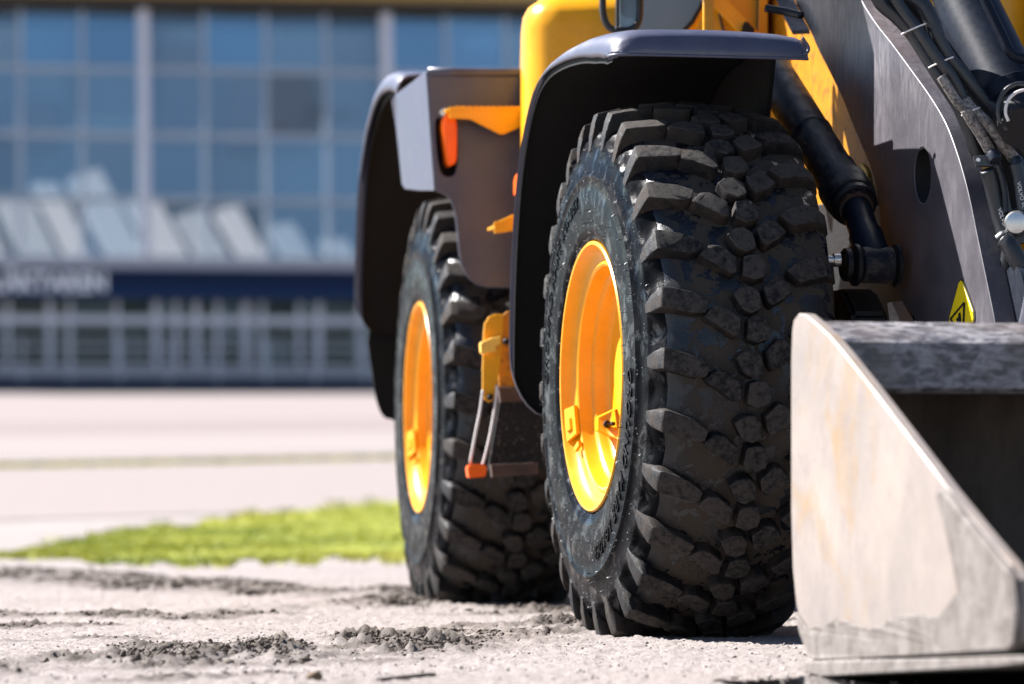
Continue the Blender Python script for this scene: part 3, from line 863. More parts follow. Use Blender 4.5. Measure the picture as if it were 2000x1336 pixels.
BL = {  # tread pieces: centre (l, s) and outline, read from the tread facing the camera
    'A': ((.157, -.065), [(-.018, .035), (.005, .034), (.041, .005), (.039, -.034), (.026, -.036), (-.036, .005), (-.041, .015)]),
    'E': ((.249, -.083), [(-.023, .021), (-.005, .028), (.018, .026), (.031, -.003), (.026, -.026), (-.003, -.036), (-.028, -.026)]),
    'C': ((.305, -.152), [(-.005, .037), (.015, .034), (.039, .005), (.018, -.018), (-.015, -.036), (-.026, -.026), (-.034, .008)]),
    'B': ((.225, -.175), [(-.015, .028), (.010, .031), (.028, .015), (.031, -.021), (.008, -.034), (-.015, -.023), (-.034, .013)]),
    'L': ((.050, 0.0), [(-.042, .030), (-.030, .031), (.034, .011), (.072, -.012), (.063, -.036), (.038, -.039), (-.010, -.025), (-.044, -.020)]),
    'R': ((.390, -.09), [(-.052, -.005), (-.021, .018), (.023, .039), (.054, .034), (.060, .015), (.057, -.008), (.021, -.018), (-.021, -.031)]),
}
def lug_mesh(key, seed):
    rnd = random.Random(seed); (cl, cs), poly = BL[key]; pts = []
    shoulder = key in 'LR'
    for x, y in poly:
        x, y = (x * 1.11, y * 1.11) if not shoulder else (x, y * 1.14)
        x += rnd.uniform(-.0012, .0012); y += rnd.uniform(-.0012, .0012)
        l = cl + x; r = RT - .030 * ((l - .23) / .23) ** 2 + (.010 if not shoulder else .008) - .010
        pts.append((l, cs + y, r + rnd.uniform(-.001, .001)))
        k = 1.07 if not shoulder else 1.03
        kx = k if not shoulder else 1.05
        pts.append((cl + x * kx, cs + y * (k + .05), .680))
    if key == 'L':
        pts += [(-.002, cs + .028, .690), (-.002, cs - .019, .690), (-.009, cs + .027, .655), (-.009, cs - .021, .655), (-.013, cs + .018, .612), (-.013, cs - .012, .612), (.01, cs + .02, .60), (.01, cs - .016, .60)]
    if key == 'R':
        pts += [(.476, cs + .034, .690), (.476, cs - .006, .690), (.487, cs + .034, .655), (.487, cs - .004, .655), (.488, cs + .024, .612), (.488, cs + .006, .612), (.45, cs + .03, .60), (.45, cs, .60)]
    bm = hull(pts, .0024, 1)
    bmesh.ops.triangulate(bm, faces=bm.faces[:])
    long_e = [e for e in bm.edges if e.calc_length() > .02]
    bmesh.ops.subdivide_edges(bm, edges=long_e, cuts=2, use_grid_fill=True)
    for v in bm.verts:
        l, s, r = v.co
        jit = .0004
        l += rnd.gauss(0, jit * .5); s += rnd.gauss(0, jit * .5); r += rnd.gauss(0, jit * .6)
        w = s / RT; v.co = (r * math.cos(w), l, r * math.sin(w))
    bmesh.ops.recalc_face_normals(bm, faces=bm.faces[:])
    me = bpy.data.meshes.new('lug_' + key); bm.to_mesh(me); bm.free()
    me.polygons.foreach_set('use_smooth', [True] * len(me.polygons)); me.set_sharp_from_angle(angle=R_(30))
    me.materials.append(M['tread']); me.materials.append(M['tread_face'])
    for p in me.polygons:
        c = p.center; rr = math.hypot(c.x, c.z); nr = (p.normal.x * c.x + p.normal.z * c.z) / max(rr, 1e-6)
        if abs(nr) > .5 and rr > .70: p.material_index = 1
    return me
LUGS = {k: [lug_mesh(k, 11 * i + j) for j in range(3)] for i, k in enumerate(BL)}
CARC = carcass()

def arc_text(body, size, rad, ang_mid, lift, shear=.25, space=1.1, flip=False):
    """raised lettering bent round the sidewall; reads clockwise seen from outside"""
    me = text_mesh(body, size, .0036, shear, space)
    for v in me.vertices:
        r = rad + v.co.y; w = ang_mid - v.co.x / rad
        # sidewall surface offset at this radius
        l = side_l(r)
        v.co = (r * math.cos(w), l - lift - v.co.z, r * math.sin(w))
    me.update(); return me

def rim_meshes():
    prof = [(.035, .345), (.010, .356), (-.006, .366), (-.013, .367), (-.017, .363), (-.016, .357), (-.006, .352), (.008, .346), (.016, .338), (.022, .326), (.024, .316), (.020, .311), (.018, .306), (.022, .300), (.032, .297),
            (.046, .294), (.056, .290), (.061, .281), (.066, .277), (.082, .274), (.094, .268), (.100, .258), (.104, .246), (.107, .20), (.112, .13), (.104, .125), (.080, .118), (.076, .10), (.076, .0005)]
    return revolve(prof, 144)

def bolt(bm_list, p, d, r, h):
    d = Vector(d).normalized(); bm_list.append(cyl(Vector(p), Vector(p) + d * h, [(0, r), (.7, r), (1, r * .8)], 6))

def build_wheel(W, side, phase):
    tyre = mk('tyre', CARC, None, loader, W, label='%s tyre with muddy block tread' % side)
    for k in range(NP):
        for key in BL:
            w = phase + 2 * math.pi * k / NP
            nm = 'shoulder_lug' if key in 'LR' else 'tread_block'
            o = bpy.data.objects.new(nm, random.choice(LUGS[key]))
            place(o, tyre, W @ Matrix.Rotation(-w, 4, 'Y'))
    if side == 'front':
        for body, size, mid in (('GROUND KARE', .058, R_(-24)), ('LOADER', .050, R_(-66)), ('GROUND KARE', .058, R_(156)), ('LOADER', .050, R_(114))):
            me = arc_text(body, size, .487, mid, -.0004)
            for v in me.vertices: pass
            mk('lettering', me, M['sidewall'], tyre, W, label='raised lettering on the sidewall')
    # moulding hairs
    hairs = []
    for k in range(230 if side == 'front' else 60):
        w = random.uniform(0, 6.283); r = random.choice((.42, .455, .535, .55, .59, .625)) + random.uniform(-.006, .006)
        l = side_l(r)
        p = Vector((r * math.cos(w), l + .004, r * math.sin(w)))
        d = Vector((random.gauss(0, .3), -1, random.gauss(0, .3))).normalized() * random.uniform(.008, .017)
        hairs.append(tube([p, p + d * .6, p + d + Vector((0, 0, -.002))], .0007, 4, 1))
    for k in range(120 if side == 'front' else 0):
        w = random.uniform(-1, 1.4); r = random.choice((.62, .66, .69)); p = Vector((r * math.cos(w), .468 if r < .65 else .45, r * math.sin(w)))
        hairs.append(tube([p, p + Vector((random.gauss(0, .002), random.uniform(.008, .016), random.gauss(0, .002)))], .0006, 4, 1))
    mk('mould_hairs', merge(hairs), M['rubber'], tyre, W, kind='stuff')
    # water drops left on the washed sidewall
    n = 420; w = RNG.uniform(0, 6.283, n); r = np.clip(RNG.normal(.47, .08, n), .375, .60)
    l = np.array([side_l(q) for q in r])
    P = np.stack([r * np.cos(w), l - .001, r * np.sin(w)], -1)
    mk('water_drops', chunk_mesh(P, RNG.uniform(.0010, .0028, n), 'water_drops', sub=2, jit=.0), M['drop'], tyre, W, kind='stuff', smooth=180)
    # rim
    rim = mk('rim', rim_meshes(), M['rim'], loader, W, smooth=38, label='yellow %s rim' % side)
    c = R_(201)
    def seg_plate(r0, r1, w0, w1, l0, l1, name, bev=.003, parent=rim, mat='rim'):
        pts = []
        n = 7
        for k in range(n):
            ww = w0 + (w1 - w0) * k / (n - 1)
            for r, l in ((r0, l0), (r1, l1)):
                for dl in (0, -.010): pts.append((r * math.cos(ww), l + dl, r * math.sin(ww)))
        mk(name, hull(pts, bev), M[mat], parent, W, smooth=40)
    seg_plate(.305, .352, c - .13, c + .15, .018, .000, 'lock_plate')
    seg_plate(.318, .338, c - .03, c + .085, .006, -.002, 'lock_tab', .002)
    seg_plate(.300, .330, c + .24, c + .29, .018, .012, 'lock_stop', .003)
    # valve guard strap with its bolt, on the wheel disc
    vc = Vector((-.195, .1035, -.125)); st = []
    prof = [(-.055, .004), (-.045, .004), (-.018, -.055), (.018, -.055), (.045, .004), (.055, .004)]
    for du in (0, .004):
        for z, y in prof:
            for a in (-.022, .022): st.append((vc.x + a, vc.y + y + (du if abs(y) < .01 else du), vc.z + z))
    nn = len(prof); fs = []
    for k in range(nn - 1):
        fs += [(2 * k, 2 * k + 1, 2 * k + 3, 2 * k + 2), (2 * nn + 2 * k, 2 * nn + 2 * k + 1, 2 * nn + 2 * k + 3, 2 * nn + 2 * k + 2),
               (2 * k, 2 * k + 2, 2 * nn + 2 * k + 2, 2 * nn + 2 * k), (2 * k + 1, 2 * k + 3, 2 * nn + 2 * k + 3, 2 * nn + 2 * k + 1)]
    bm = bmesh.new(); bv = [bm.verts.new(v) for v in st]
    for f in fs: bm.faces.new([bv[i] for i in f])
    mk('valve_guard', bm, M['rim'], rim, W)
    mk('valve', cyl(vc + Vector((-.045, -.020, 0)), vc + Vector((.055, -.020, 0)), [(0, .005), (.12, .008), (.2, .008), (.22, .0105), (.34, .0105), (.36, .006), (1, .006)], 12), M['black_iron'], rim, W, smooth=40)
    return tyre
build_wheel(Wf, 'front', .479)
build_wheel(Wr, 'rear', .23)
# the wheel on the far side of the front axle, its tread joined in one piece as it stays out of sight
Wm = FR.M @ Matrix.Translation((0, 2.40, ZF)) @ Matrix.Scale(-1, 4, (0, 1, 0))
far = mk('tyre', CARC.copy(), None, loader, Wm, label='far front tyre behind the bucket')
bmf = bmesh.new()
for k in range(NP):
    for key in BL:
        t_ = LUGS[key][k % 3].copy(); t_.transform(Matrix.Rotation(-2 * math.pi * k / NP, 4, 'Y')); bmf.from_mesh(t_); bpy.data.meshes.remove(t_)
mf = bpy.data.meshes.new('far_tread'); bmf.to_mesh(mf); bmf.free()
mk('tread', mf, M['tread'], far, Wm, kind='stuff')
mk('rim', rim_meshes(), M['rim'], loader, Wm, smooth=38, label='far front rim')
# axle and drive housing behind the front wheel
mk('axle_housing', cyl(Vector((0, .20, ZF)), Vector((0, 2.0, ZF)), [(0, .20), (.1, .20), (.16, .14), (.35, .13), (.42, .24), (.58, .24), (.65, .13), (1, .13)], 40), M['dirty_shaded_yellow'], loader, FR.M, smooth=35)

# ---- fender shells
def fender_shell(prof, cols, crown, lift0=0.0):
    """prof [(a, z)] from the front edge back and down; cols [(l, inward drop)]"""
    P = [Vector((p.x, p.y)) for p in smooth_path([(a, z, 0) for a, z in prof], 5)]; vs = []; fs = []; n = len(cols)
    for i, p in enumerate(P):
        t = (P[min(i + 1, len(P) - 1)] - P[max(i - 1, 0)]).normalized(); nr = Vector((t.y, -t.x))   # outward
        if nr.y < 0 and i < len(P) * .3: nr = -nr
        nr = Vector((-t.y, t.x)) if Vector((-t.y, t.x)).dot(p - Vector((-.05, .7))) > 0 else Vector((t.y, -t.x))
        tt = i / (len(P) - 1); sk = 1 - .82 * min(1, max(0, (tt - .36) / .22))
        for l, d in cols:
            d = d * sk
            q = p + nr * (-d + crown(l, i / (len(P) - 1)))
            if lift0 and p.x > .05:      # front lip: the rounded corner keeps the lip's lower edge level
                f = min(1, max(0, (p.x - .05) / .2)); f = f * f * (3 - 2 * f)
                q2 = Vector((p.x - d * .9 * max(0, (p.x - .2) / .24), max(lift0, p.y + crown(l, i / (len(P) - 1)) * min(1, (p.y - lift0) / .04) - d)))
                q = q * (1 - f) + q2 * f
            vs.append((q.x, l, q.y))
    for i in range(len(P) - 1):
        for k in range(n - 1): fs.append((i * n + k, i * n + k + 1, (i + 1) * n + k + 1, (i + 1) * n + k))
    return (vs, fs), P

cols = [(-.056, .066), (-.058, .050), (-.054, .034), (-.045, .020), (-.030, .010), (-.008, .003), (.02, 0), (.08, 0), (.16, 0), (.24, 0), (.32, 0), (.40, 0), (.45, .003), (.47, .008)]
prof = [(.436, 1.525), (.437, 1.538), (.430, 1.556), (.412, 1.574), (.36, 1.588), (.26, 1.600), (.05, 1.612), (-.20, 1.606), (-.40, 1.578), (-.56, 1.51), (-.69, 1.39), (-.775, 1.24), (-.83, 1.05), (-.855, .86), (-.862, .72), (-.858, .60)]
shell, PF = fender_shell(prof, cols, lambda l, t: .016 * max(0, 1 - ((l - .2) / .30) ** 2) * max(0, 1 - abs(t - .25) / .3), 1.525)
ff = empty('front_fender', FR.M @ Vector((-.2, .2, 1.5)), loader, label='dark grey front fender over the front tyre')
# round off the rear lower outer corner as in the photograph
vs, fs = shell; vs2 = []
for v in vs:
    a, l, z = v
    if z < .80 and a < -.7:
        k = min(1, (.80 - z) / .20); lim = -.056 + .13 * (1 - math.sqrt(max(0, 1 - k * k)))
        l = max(l, lim)
    vs2.append((a, l, z))
mk('shell', (vs2, fs), M['plastic'], ff, FR.M, smooth=60, mods=[('SOLIDIFY', dict(thickness=.009, offset=-1))])
mk('lip_bead', tube([Vector(v) for v in vs2[:len(cols)]], .0042, 8, 2), M['plastic'], ff, FR.M, smooth=180)
end = [FR.onA(px, py, .430) for px, py in ((1566, 74), (1573, 84), (1578, 93), (1577, 101), (1568, 108))]
mk('lip_end', tube([(.434, l, z) for l, z in end], .0048, 8, 4), M['plastic'], ff, FR.M, smooth=180)
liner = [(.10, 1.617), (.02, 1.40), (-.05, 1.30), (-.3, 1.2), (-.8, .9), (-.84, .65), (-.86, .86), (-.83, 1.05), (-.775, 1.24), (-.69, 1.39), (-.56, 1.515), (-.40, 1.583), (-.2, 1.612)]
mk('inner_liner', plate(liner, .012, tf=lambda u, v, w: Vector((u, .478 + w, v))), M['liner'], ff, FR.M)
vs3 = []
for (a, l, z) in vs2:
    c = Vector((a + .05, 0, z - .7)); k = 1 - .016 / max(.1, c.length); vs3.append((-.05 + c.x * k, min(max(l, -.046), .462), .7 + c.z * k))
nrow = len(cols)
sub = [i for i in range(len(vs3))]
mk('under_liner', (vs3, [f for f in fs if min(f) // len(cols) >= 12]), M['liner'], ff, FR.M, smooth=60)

# ---- unseen lamp housing on a bracket, added and oversized to shade the frame
hlp = empty('headlamp_blocker', FR.M @ Vector((-.2, .4, 1.8)), loader, label='unseen lamp housing added above the front fender, oversized to shade the frame')
mk('blocker_housing', box((-.80, .18, 1.87), (-.29, .52, 2.20), .03, 3), M['liner'], hlp, FR.M, smooth=40)  # long box stretched so that its shadow covers the yellow web
mk('lens', box((-.295, .21, 1.90), (-.275, .49, 2.17), .01), M['glass_dark'], hlp, FR.M)
mk('bracket', box((-.75, .50, 1.60), (-.73, .53, 1.90), .004), M['yellow'], hlp, FR.M)  # bracket of the added lamp housing
# ---- rear fender
rf = empty('rear_fender', RE.M @ Vector((.4, .1, 1.4)), loader, label='dark grey rear fender with boarding steps')
cols = [(-.125, .07), (-.128, .05), (-.122, .03), (-.11, .012), (-.09, .003), (-.05, 0), (.1, 0), (.3, 0), (.48, 0)]
prof = [(.30, 1.80), (.10, 1.835), (-.20, 1.845), (-.45, 1.80), (-.65, 1.69), (-.80, 1.53), (-.88, 1.35), (-.925, 1.18), (-.94, 1.05), (-.935, .97)]
shell, _ = fender_shell(prof, cols, lambda l, t: 0)
vs, fs = shell
for i, (a, l, z) in enumerate(vs):
    if z < 1.14 and a < -.7:
        k = min(1, (1.14 - z) / .17); vs[i] = (a, max(l, -.128 + .10 * (1 - math.sqrt(max(0, 1 - k * k)))), z)
mk('arch', (vs, fs), M['plastic'], rf, RE.M, smooth=60, mods=[('SOLIDIFY', dict(thickness=.010, offset=-1))])
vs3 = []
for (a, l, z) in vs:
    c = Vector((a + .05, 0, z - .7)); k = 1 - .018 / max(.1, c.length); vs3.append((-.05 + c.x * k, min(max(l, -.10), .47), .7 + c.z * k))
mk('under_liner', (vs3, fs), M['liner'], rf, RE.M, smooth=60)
q = arc2([RE.onA(x, y, -.95) for x, y in ((722, 640), (800, 640), (800, 818), (765, 819), (748, 812), (736, 785), (728, 740))], 3)
mk('mud_flap', plate(q, .012, tf=lambda u, v, w: Vector((-.95 + w, u, v))), M['liner'], rf, RE.M)
AF = .86
fp = [RE.onA(x, y, AF) for x, y in ((835, 139), (1090, 139), (1090, 562), (952, 562), (930, 556), (913, 542), (901, 520), (896, 495), (892, 450), (888, 415), (880, 392), (868, 380), (851, 373))]
hole = arc2([RE.onA(x, y, AF) for x, y in ((851, 238), (862, 232), (878, 236), (888, 255), (892, 300), (890, 335), (878, 345), (862, 338), (854, 300))], 3)
mk('front_panel', plate(fp, .014, [hole], .003, tf=lambda u, v, w: Vector((AF + w, u, v))), M['plastic'], rf, RE.M, smooth=30)
mk('panel_rib', box((AF + .006, RE.onA(893, 250, AF)[0], RE.onA(893, 246, AF)[1] - .006), (AF + .016, RE.onA(1080, 250, AF)[0], RE.onA(893, 246, AF)[1] + .004), .004), M['plastic'], rf, RE.M)
mk('lamp_pocket', plate(arc2([RE.onA(x, y, AF) for x, y in ((846, 230), (894, 230), (896, 348), (850, 348))], 2), .01, tf=lambda u, v, w: Vector((AF - .05 + w, u, v))), M['liner'], rf, RE.M)
# lit side panel running back from the corner
AB = .36
tl = [RE.onA(x, y, AF) for x, y in ((835, 139), (851, 373))]; bk = [RE.onA(x, y, AB) for x, y in ((767, 186), (776, 250), (784, 330), (788, 360))]
lw = RE.onA(815, 372, .62)
pts = [(AF, *tl[0]), (AF - .2, tl[0][0] - .012, tl[0][1] - .005)]
outer = [Vector((AF + .004, tl[0][0], tl[0][1])), Vector((AF + .004, tl[1][0], tl[1][1])), Vector((.66, (tl[1][0] + bk[3][0]) / 2, lw[1] - .004)), Vector((AB + .05, bk[3][0] + .004, bk[3][1] - .02)), Vector((AB, bk[3][0], bk[3][1])), Vector((AB, bk[2][0], bk[2][1])), Vector((AB, bk[1][0], bk[1][1])), Vector((AB, bk[0][0], bk[0][1] - .02)), Vector((AB + .03, bk[0][0] + .01, bk[0][1]))]
bm = bmesh.new(); bv = [bm.verts.new(p) for p in outer]; bm.faces.new(bv)
bmesh.ops.triangulate(bm, faces=bm.faces[:])
mk('side_panel', bm, M['plastic'], rf, RE.M, mods=[('SOLIDIFY', dict(thickness=.012, offset=0)), ('BEVEL', dict(width=.003, segments=2))])
top = [Vector((AF + .006, fp[0][0], fp[0][1])), Vector((AF + .006, fp[1][0], fp[1][1])), Vector((AF - .03, fp[1][0], fp[1][1] + .012)), Vector((AB, .5, fp[1][1] + .03)), Vector((AB, bk[0][0] + .06, bk[0][1] + .012)), Vector((AB + .03, bk[0][0] + .008, bk[0][1] - .006))]
bm = bmesh.new(); bm.faces.new([bm.verts.new(p) for p in top])
mk('top_cover', bm, M['plastic'], rf, RE.M, mods=[('SOLIDIFY', dict(thickness=.012, offset=0)), ('BEVEL', dict(width=.004, segments=2))])
# edge roll that catches the sun
mk('top_bead', tube([(AF + .004, fp[0][0] + .002, fp[0][1] - .002), (AF + .004, (fp[0][0] + fp[1][0]) / 2, fp[0][1] - .002), (AF + .004, fp[1][0], fp[1][1] - .002)], .015, 12, 2), M['plastic'], rf, RE.M, smooth=180)
# orange marker lamp
lam = []
for px, py in ((858, 248), (862, 228), (872, 214), (884, 222), (887, 250), (886, 315), (880, 326), (869, 324)):
    l, z = RE.onA(px, py, AF)
    for a in (AF - .04, AF + .045): lam.append((a, l + (.004 if a > AF else 0), z))
mk('marker_lamp', hull(lam, .006, 3), M['orange'], rf, RE.M, smooth=50, label='orange marker lamp in the rear fender')
# serrated boarding steps
def serrated_step(name, frame, a0, poly, depth, parent, mat='yellow', teeth=11, span=None):
    st = empty(name, frame.M @ Vector((a0, frame.onA(*poly[0], a0)[0], frame.onA(*poly[0], a0)[1])), parent)
    pl = [frame.onA(x, y, a0) for x, y in poly]
    mk('step_plate', plate(pl, .012, (), .002, tf=lambda u, v, w: Vector((a0 + w, u, v))), M[mat], st, frame.M)
    (x0, y0), (x1, y1) = span
    (l0, z0), (l1, z1) = frame.onA(x0, y0, a0), frame.onA(x1, y1, a0)
    mk('tread_bar', box((a0 - depth, min(l0, l1), min(z0, z1) - .016), (a0 - .006, max(l0, l1), min(z0, z1) - .006), .002), M[mat], st, frame.M)
    for k in range(teeth):
        t = (k + .5) / teeth; l = l0 + (l1 - l0) * t; z = z0 + (z1 - z0) * t
        mk('tooth', hull([(a0 + dx, l + dl, z + dz) for dx in (-.012, .008) for dl, dz in ((-.010, -.012), (.010, -.012), (-.006, .003), (.006, .003))], .0015), M[mat], st, frame.M)
    return st
serrated_step('boarding_step', RE, AF + .10, [(876, 210), (890, 209), (1060, 209), (1060, 232), (1024, 245), (985, 262), (975, 262), (918, 233), (878, 231)], .20, rf, 'yellow', 12, ((888, 209), (1030, 210)))
mk('step_bolt', cyl(Vector((AF + .10, *RE.onA(873, 214, AF + .1))), Vector((AF + .12, *RE.onA(862, 222, AF + .1))), [(0, .006), (.5, .010), (1, .010)], 10), M['chrome'], rf, RE.M)
serrated_step('ladder_step', RE, AF + .35, [(964, 436), (1000, 420), (1040, 420), (1040, 446), (1000, 450), (990, 453), (966, 456)], .14, rf, 'yellow', 6, ((965, 436), (1030, 420)))
rl = []
for px, py in ((1006, 350), (1011, 338), (1030, 336), (1030, 382), (1006, 382)):
    l, z = RE.onA(px, py, AF + .3)
    for a in (AF + .27, AF + .32): rl.append((a, l, z))
mk('side_reflector', hull(rl, .004), M['orange'], rf, RE.M, smooth=50)

# ---- hanging ladder between the wheels
AL = 1.40
ld = empty('boarding_ladder', RE.M @ Vector((AL, .1, .9)), loader, label='yellow ladder bracket with hanging flexible lowest step')
def lpl(name, pts, a, mat, th=.012, hol=(), n=1, cham=.002):
    q = [RE.onA(x, y, a) for x, y in pts]; q = arc2(q, n) if n > 1 else q
    return mk(name, plate(q, th, hol, cham, tf=lambda u, v, w: Vector((a + w, u, v))), M[mat], ld, RE.M)
lpl('outer_bracket', [(944, 650), (946, 632), (955, 618), (968, 613), (982, 614), (982, 650), (978, 700), (972, 740), (968, 770), (962, 783), (954, 786), (946, 781), (942, 768), (942, 720)], AL, 'yellow')
lpl('inner_bracket', [(973, 640), (978, 618), (990, 608), (1005, 605), (1060, 605), (1060, 752), (974, 755), (972, 700)], AL - .09, 'dirty_shaded_yellow')
lpl('clip', [(937, 672), (940, 668), (960, 660), (976, 657), (976, 672), (968, 676), (968, 686), (941, 692), (938, 688)], AL + .03, 'pale_yellow', .03)
for (px, py, a) in ((956, 776, AL), (987, 667, AL - .084)):
    l, z = RE.onA(px, py, a); mk('bracket_bolt', cyl(Vector((a, l, z)), Vector((a + .018, l, z)), [(0, .010), (.8, .010), (1, .007)], 12), M['black_iron'], ld, RE.M)
for pts in (((943, 762), (938, 800), (928, 850), (918, 905)), ((971, 752), (966, 800), (956, 855), (944, 903), (938, 915))):
    mk('strap', tube([(AL + .015, *RE.onA(x, y, AL + .015)) for x, y in pts], .0042, 8, 5), M['strap'], ld, RE.M, smooth=180)
mk('step_end', hull([(a, *RE.onA(x, y, AL + .03)) for x, y in ((911, 911), (914, 934), (947, 931), (950, 912), (944, 906), (916, 908)) for a in (AL, AL + .05)], .004), M['orange'], ld, RE.M, smooth=50, label='orange plastic end of the lowest step')
lpl('step_back', [(957, 907), (1050, 903), (1050, 926), (960, 932)], AL - .07, 'brown', .03)
lpl('step_top', [(972, 757), (1060, 753), (1060, 783), (976, 786)], AL - .12, 'brown', .03)
lpl('rubber_flap', [(976, 780), (1070, 776), (1062, 915), (952, 918)], AL - .14, 'flap', .012)

# ---- cab and body behind the front fender
body = empty('cab_body', at(1200, 60, 12), loader, label='yellow cab body with tinted side window')
CY = 12.0
xl = (1018 - CX) / F * CY
plan = [(xl + .02, CY + 1.3), (xl, CY + 1.1), (xl, CY + .16), (xl + .008, CY + .10), (xl + .03, CY + .05), (xl + .07, CY + .015), (xl + .12, CY), (xl + .3, CY - .02), (1.05, CY - .05), (1.05, CY + 1.3)]
zs = [(1.02, .0), (1.84, .0), (1.885, .006), (1.915, .022), (1.93, .045), (1.97, .085), (2.20, .20), (2.5, .26)]
vs = []; fs = []; n = len(plan)
for z, ins in zs:
    for (x, y) in (inset(plan, ins) if area2(plan) > 0 else inset(plan[::-1], ins)[::-1]) if ins else plan: vs.append((x, y, z))
for k in range(len(zs) - 1):
    for i in range(n): fs.append((k * n + i, k * n + (i + 1) % n, (k + 1) * n + (i + 1) % n, (k + 1) * n + i))
fs.append(tuple(range(n))); fs.append(tuple((len(zs) - 1) * n + i for i in range(n)))
bm = bmesh.new(); bv = [bm.verts.new(v) for v in vs]
for f in fs: bm.faces.new([bv[i] for i in f])
mk('body_panel', bm, M['yellow'], body, smooth=50)
def wpl(name, pts, Y, mat, th=.012, holes=(), n=1, parent=body, cham=.002, label=None, smooth=None):
    """upright plate facing the camera side, outline given in photograph pixels at depth Y"""
    q = [(at(x, y, Y).x, at(x, y, Y).z) for x, y in pts]; q = arc2(q, n) if n > 1 else q
    hs = [[(at(x, y, Y).x, at(x, y, Y).z) for x, y in h] for h in holes]
    return mk(name, plate(q, th, hs, cham, tf=lambda u, v, w: Vector((u, Y - w, v))), M[mat], parent, smooth=smooth, label=label)
wpl('window_gasket', [(1202, -160), (1384, -160), (1383, -20), (1372, 15), (1355, 46), (1335, 66), (1310, 78), (1202, 80)], CY - .075, 'gasket', .02)
wpl('side_window', [(1207, -156), (1378, -156), (1377, -22), (1366, 12), (1350, 40), (1331, 60), (1308, 71), (1207, 73)], CY - .088, 'glass_dark', .012, label='tinted cab window')
wpl('front_cowl', [(1330, 120), (1372, 30), (1392, -30), (1394, -160), (1500, -160), (1498, 120)], CY - .10, 'yellow', .05, n=1)
wpl('cowl_edge', [(1484, -160), (1501, -160), (1498, 120), (1480, 120)], CY - .15, 'yellow', .03)
wpl('cowl_seam', [(1480, -160), (1484, -160), (1481, 120), (1477, 120)], CY - .13, 'gasket', .02)
wpl('door_bar', [(1360, -22), (1398, -22), (1482, 64), (1474, 78), (1446, 68)], CY - .19, 'yellow', .03)
mk('door_seal', tube([at(1405, 24, CY - .135), at(1408, 40, CY - .135), at(1416, 70, CY - .135)], .004, 8), M['gasket'], body, smooth=180)
mk('latch', hull([at(x, y, Y) for x, y in ((1448, 70), (1450, 48), (1458, 40), (1466, 48), (1476, 58), (1470, 70)) for Y in (CY - .24, CY - .2)], .004), M['black_iron'], body)
mir = empty('mirror', at(1214, 20, 11.4), loader, label='black framed mirror beside the cab window')
loop = [at(x, y, 11.4) for x, y in ((1180, -150), (1178, -60), (1177, 0), (1179, 30), (1187, 50), (1202, 59), (1228, 59), (1242, 51), (1249, 34), (1250, 0), (1250, -60), (1249, -150), (1235, -170), (1195, -170))]
mk('mirror_frame', tube(loop, .0105, 12, 5, True), M['rubber'], mir, smooth=180)
wpl('mirror_glass', [(1210, -160), (1248, -160), (1248, 52), (1238, 58), (1210, 58)], 11.41, 'glass_dark', .010, parent=mir)
wpl('mirror_bar', [(1203, -160), (1210, -160), (1210, 58), (1203, 58)], 11.40, 'gasket', .014, parent=mir)
for px, py in ((1203, 54), (1211, 52), (1240, 45)):
    p = at(px, py, 11.385); mk('mirror_screw', cyl(p, p + Vector((0, -.012, 0)), [(0, .004), (.6, .004), (1, .002)], 10), M['chrome'], mir, smooth=50)

# ---- rear body behind the cab
mk('engine_hood', box((-1.7, .80, 1.05), (.75, 1.66, 2.15), .06, 3), M['yellow'], loader, RE.M, smooth=40, label='yellow engine hood behind the cab')
mk('rear_frame', box((-1.6, .86, .55), (1.5, 1.60, 1.04), .02), M['black_iron'], loader, RE.M)
# ---- front frame between the wheels
LF = .90
pl = [FR.onL(x, y, LF) for x, y in ((1480, -200), (1760, -200), (1790, 640), (1800, 760), (1560, 760), (1480, 400))]
mk('front_frame', plate(pl, .05, (), .004, tf=lambda u, v, w: Vector((u, LF + w, v))), M['dirty_shaded_yellow'], loader, FR.M, label='grease stained yellow front frame')
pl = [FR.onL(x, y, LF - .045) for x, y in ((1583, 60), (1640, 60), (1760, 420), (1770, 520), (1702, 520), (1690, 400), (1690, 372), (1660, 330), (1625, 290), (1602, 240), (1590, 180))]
mk('frame_web', plate(pl, .03, (), .003, tf=lambda u, v, w: Vector((u, LF - .045 + w, v))), M['dirty_shaded_yellow'], loader, FR.M)  # greasy yellow used here for its darker tone, in place of shade
pl = [FR.onL(x, y, LF - .066) for x, y in ((1681, 318), (1692, 330), (1712, 408), (1700, 405))]
mk('rule_decal', plate(pl, .004, tf=lambda u, v, w: Vector((u, LF - .066 + w, v))), M['decal'], loader, FR.M)
for k in range(5):
    a, z = FR.onL(1692 + k * 3.4, 338 + 14 * k, LF - .07)
    mk('rule_mark', box((a, LF - .0715, z), (a + .03, LF - .0690, z + .003)), M['print'], bpy.data.objects['rule_decal'], FR.M)
mk('cross_frame', box((-.25, LF + .05, .55), (-.05, 2.0 - LF + .6, 2.25), .02), M['yellow'], loader, FR.M, label='yellow cross frame behind the hoses')
mk('frame_rib', box((-.05, 1.24, .6), (.05, 1.30, 2.2), .008), M['yellow'], loader, FR.M)
for k, (x0, y0, x1, y1) in enumerate(((1505, 16, 1566, 30),)):
    mk('frame_pipe', tube([at(x0 - 10, y0, 10.72), at((x0 + x1) / 2, (y0 + y1) / 2, 10.7), at(x1, y1, 10.66)], .011, 8), M['black_iron'], loader, smooth=180)

